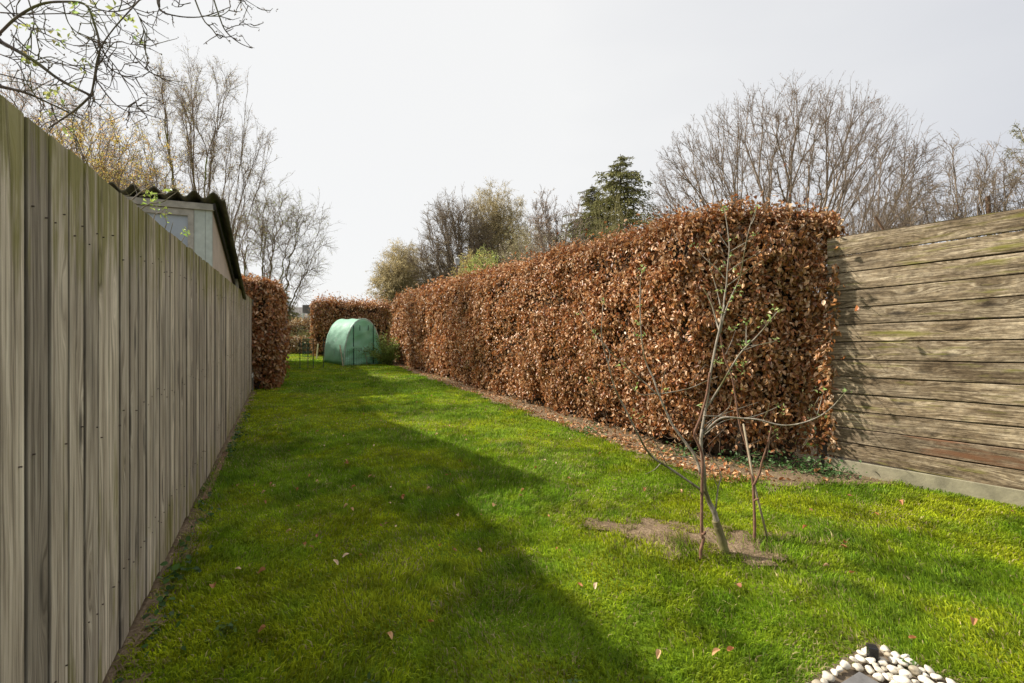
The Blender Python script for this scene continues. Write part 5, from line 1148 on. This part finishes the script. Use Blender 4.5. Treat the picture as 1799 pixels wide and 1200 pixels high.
for (px, py), lab, sc in pts:
    g_ = gnd(px, py); x, y = g_[0], g_[1]
    if Lof(x, y) < -.5 or Lof(x, y) > 4.1 and y > 4.4: continue
    o = bpy.data.objects.new('fallen_leaf', variants[int(r.integers(0, 7))]); COL.objects.link(o)
    md_ = o.modifiers.new('smooth', 'SUBSURF'); md_.levels = md_.render_levels = 2
    o.location = (x, y, .034 if y < 6 else .03); s_ = sc * r.uniform(.75, 1.15); o.scale = (s_, s_, s_); o.rotation_euler = (r.normal(0, .22), r.normal(0, .22), r.uniform(0, 6.28))
    props(o, lab or 'small dry brown leaf lying on the lawn', 'leaf', 'fallen leaves on the lawn')

# ------------------------------------------------------------------ pebble bed in the corner
def bedsheet(x, y): return bed_mask(x, y) + .02
sheet('gravel_bed', 1.0, 2.1, 1.3, 2.25, .02, bedsheet, plain('dark_bed_soil', (.12, .09, .058), .95, .4, 30, bumpd=.01), lambda x, y: .010 + 0 * x, None)
M_PEB = plain('white_quartz_pebble', (.60, .56, .47), .55, .30, 14, bumpd=.002)
_n = M_PEB.node_tree; _P = _n.nodes['Principled BSDF']; _oi = _n.nodes.new('ShaderNodeObjectInfo'); _r = ramp(_n.nodes, [(0, (.55, .50, .42)), (.4, (.95, .93, .90)), (1, (1.15, 1.12, 1.08))])
_n.links.new(_oi.outputs['Random'], _r.inputs[0]); _src = _P.inputs['Base Color'].links[0].from_socket
_n.links.new(mixc(_n.nodes, _n.links, 1., _src, _r.outputs[0], 'MULTIPLY'), _P.inputs['Base Color'])
import bmesh
pm = []
for q in range(5):
    bm = bmesh.new(); bmesh.ops.create_icosphere(bm, subdivisions=3, radius=1); rq = random.Random(q)
    ax = (rq.uniform(.95, 1.25), rq.uniform(.72, .95), rq.uniform(.55, .75)); o3 = [rq.uniform(0, 9) for _ in range(3)]
    for v in bm.verts:
        from mathutils import noise as mn
        k = 1 + .42 * mn.noise(v.co * .9 + Vector(o3)) + .10 * mn.noise(v.co * 2.6 + Vector(o3)); v.co = Vector((v.co.x * ax[0], v.co.y * ax[1], v.co.z * ax[2])) * k
    me = bpy.data.meshes.new('pebble'); bm.to_mesh(me); bm.free(); me.polygons.foreach_set('use_smooth', [True] * len(me.polygons)); me.materials.append(M_PEB); pm.append(me)
r = np.random.default_rng(15); placed = []
slabc = gnd(1503, 1184)[:2]
for tries in range(9000):
    y = r.uniform(1.74, 2.17); x = r.uniform(1.15, 1.85); rad = r.uniform(.014, .024)
    if bed_mask(x, y) < rad * .95: continue
    qx = x - slabc[0]; qy = y - slabc[1]
    if -.88 * qx - .47 * qy > -rad * .6 and .47 * qx - .88 * qy > -rad * .6: continue
    if abs(x - 1.63) < .035 and y > 2.12: continue
    if any((x - a) ** 2 + (y - b_) ** 2 < ((rad + c_) * .88) ** 2 for a, b_, c_ in placed): continue
    placed.append((x, y, rad))
    if len(placed) > 90: break
top = [(1.42, 2.0), (1.55, 2.05), (1.62, 1.98), (1.68, 2.03), (1.56, 1.96)]
for i, (x, y, rad) in enumerate(placed):
    o = bpy.data.objects.new('pebble', pm[i % 5]); COL.objects.link(o); o.scale = (rad, rad, rad); o.location = (x, y, .022 + r.uniform(0, .014)); o.rotation_euler = (r.normal(0, .3), r.normal(0, .3), r.uniform(0, 6.28))
    props(o, 'rounded white pebble in the small gravel bed at the bottom right', 'pebble', 'white pebbles in the corner bed')
slabc = slabc + np.array([.0, -.022]); mb = MB(); s2 = np.array([slabc[0], slabc[1], 0.]); e1 = nrm(np.array([-.88, -.47, 0])); e2 = nrm(np.array([.47, -.88, 0]))
mb.box(s2 + (e1 + e2) * .2 + up * .014, e1 * .2, e2 * .2, up * .014); o = mb.build('paving_slab', plain('dark_grey_slate', (.13, .125, .12), .7, .2, 20), bevel=.004)
props(o, 'corner of a dark grey paving slab set among the white pebbles', 'paving slab')
mb = MB(); pc = gnd(1533, 1168); mb.box(pc + up * .035, np.array([.017, -.006, 0]), np.array([.006, .017, 0]), up * .045)
o = mb.build('edging_peg', plain('black_plastic', (.012, .012, .013), .25), bevel=.003); props(o, 'small square black peg at the far corner of the pebble bed', 'edging peg')
# ------------------------------------------------------------------ weeds
def weeds(fn, n, seed, name, label, size, cs, zr=(.01, .10)):
    r = np.random.default_rng(seed); P = fn(r, n); n = len(P); P[:, 2] = r.uniform(*zr, n) * r.random(n)
    sz = r.uniform(*size, n); V, F, k = leaf_mesh(P, nrm(r.normal(0, .45, (n, 3)) + np.array([0, 0, 1.])), nrm(r.normal(0, 1, (n, 3))), sz, sz * .8, r.uniform(-.2, .5, n), r.uniform(0, .6, n), 1)
    cs = np.array(cs); c = cs[r.integers(0, len(cs), n)] * r.uniform(.7, 1.25, (n, 1))
    return props(bulk(name, V, F, M_LEAF, tint=np.repeat(c, k, 0)), label, 'ground cover', None, 'stuff')
GR = [(.06, .13, .03), (.09, .18, .04), (.05, .09, .025)]
def wr(r, n):
    t = r.uniform(-.45, 2.2, n) ; keep = fbm(t * 2.2, t * 0, 3) > .38; t = t[keep]; q = .05 + np.abs(r.normal(.0, .11, len(t))) * np.clip(1.3 - t * .5, .3, 1.2)
    p = A0 + dv * t[:, None] + nv * q[:, None]; return p
weeds(wr, 1500, 81, 'ground_weeds', 'leafy green weeds along the foot of the plank fence', (.02, .045), GR, (.01, .16))
def wl(r, n):
    s = r.choice([2.6, 3.1, 5.9, 6.4, 6.9, 8.2, 4.0], n) + r.normal(0, .22, n); return F0 + G * s[:, None] + RT * (.06 + np.abs(r.normal(0, .07, n)))[:, None]
weeds(wl, 420, 82, 'ground_weeds', 'dark green weeds in tufts along the foot of the left board fence', (.02, .045), GR, (.01, .14))
def wh(r, n):
    cen = np.array([[1.05, 6.45], [2.35, 5.0], [2.62, 4.9], [2.95, 4.72], [3.1, 4.6], [1.9, 5.3]]); i = r.integers(0, 6, n); return np.concatenate([cen[i] + r.normal(0, .10, (n, 2)), np.zeros((n, 1))], 1)
weeds(wh, 1000, 83, 'ground_weeds', 'patches of pale green weeds on the soil under the near end of the hedge', (.018, .04), [(.10, .20, .06), (.07, .15, .04), (.16, .24, .10)], (.01, .20))
def wb(r, n):
    cen = np.array([[1.67, 2.03], [.25, 1.9], [-.55, 1.9], [-1.35, 2.3]]); i = r.integers(0, 4, n); return np.concatenate([cen[i] + r.normal(0, .022, (n, 2)), np.zeros((n, 1))], 1)
weeds(wb, 240, 84, 'lawn_weeds', 'few broad-leaved weeds in the foreground lawn and between the pebbles', (.012, .03), [(.10, .17, .05), (.14, .22, .05)], (.02, .05))
# ivy-like stems climbing at the hedge end beside the plank fence
r = np.random.default_rng(33)
print('objects', len(bpy.data.objects))
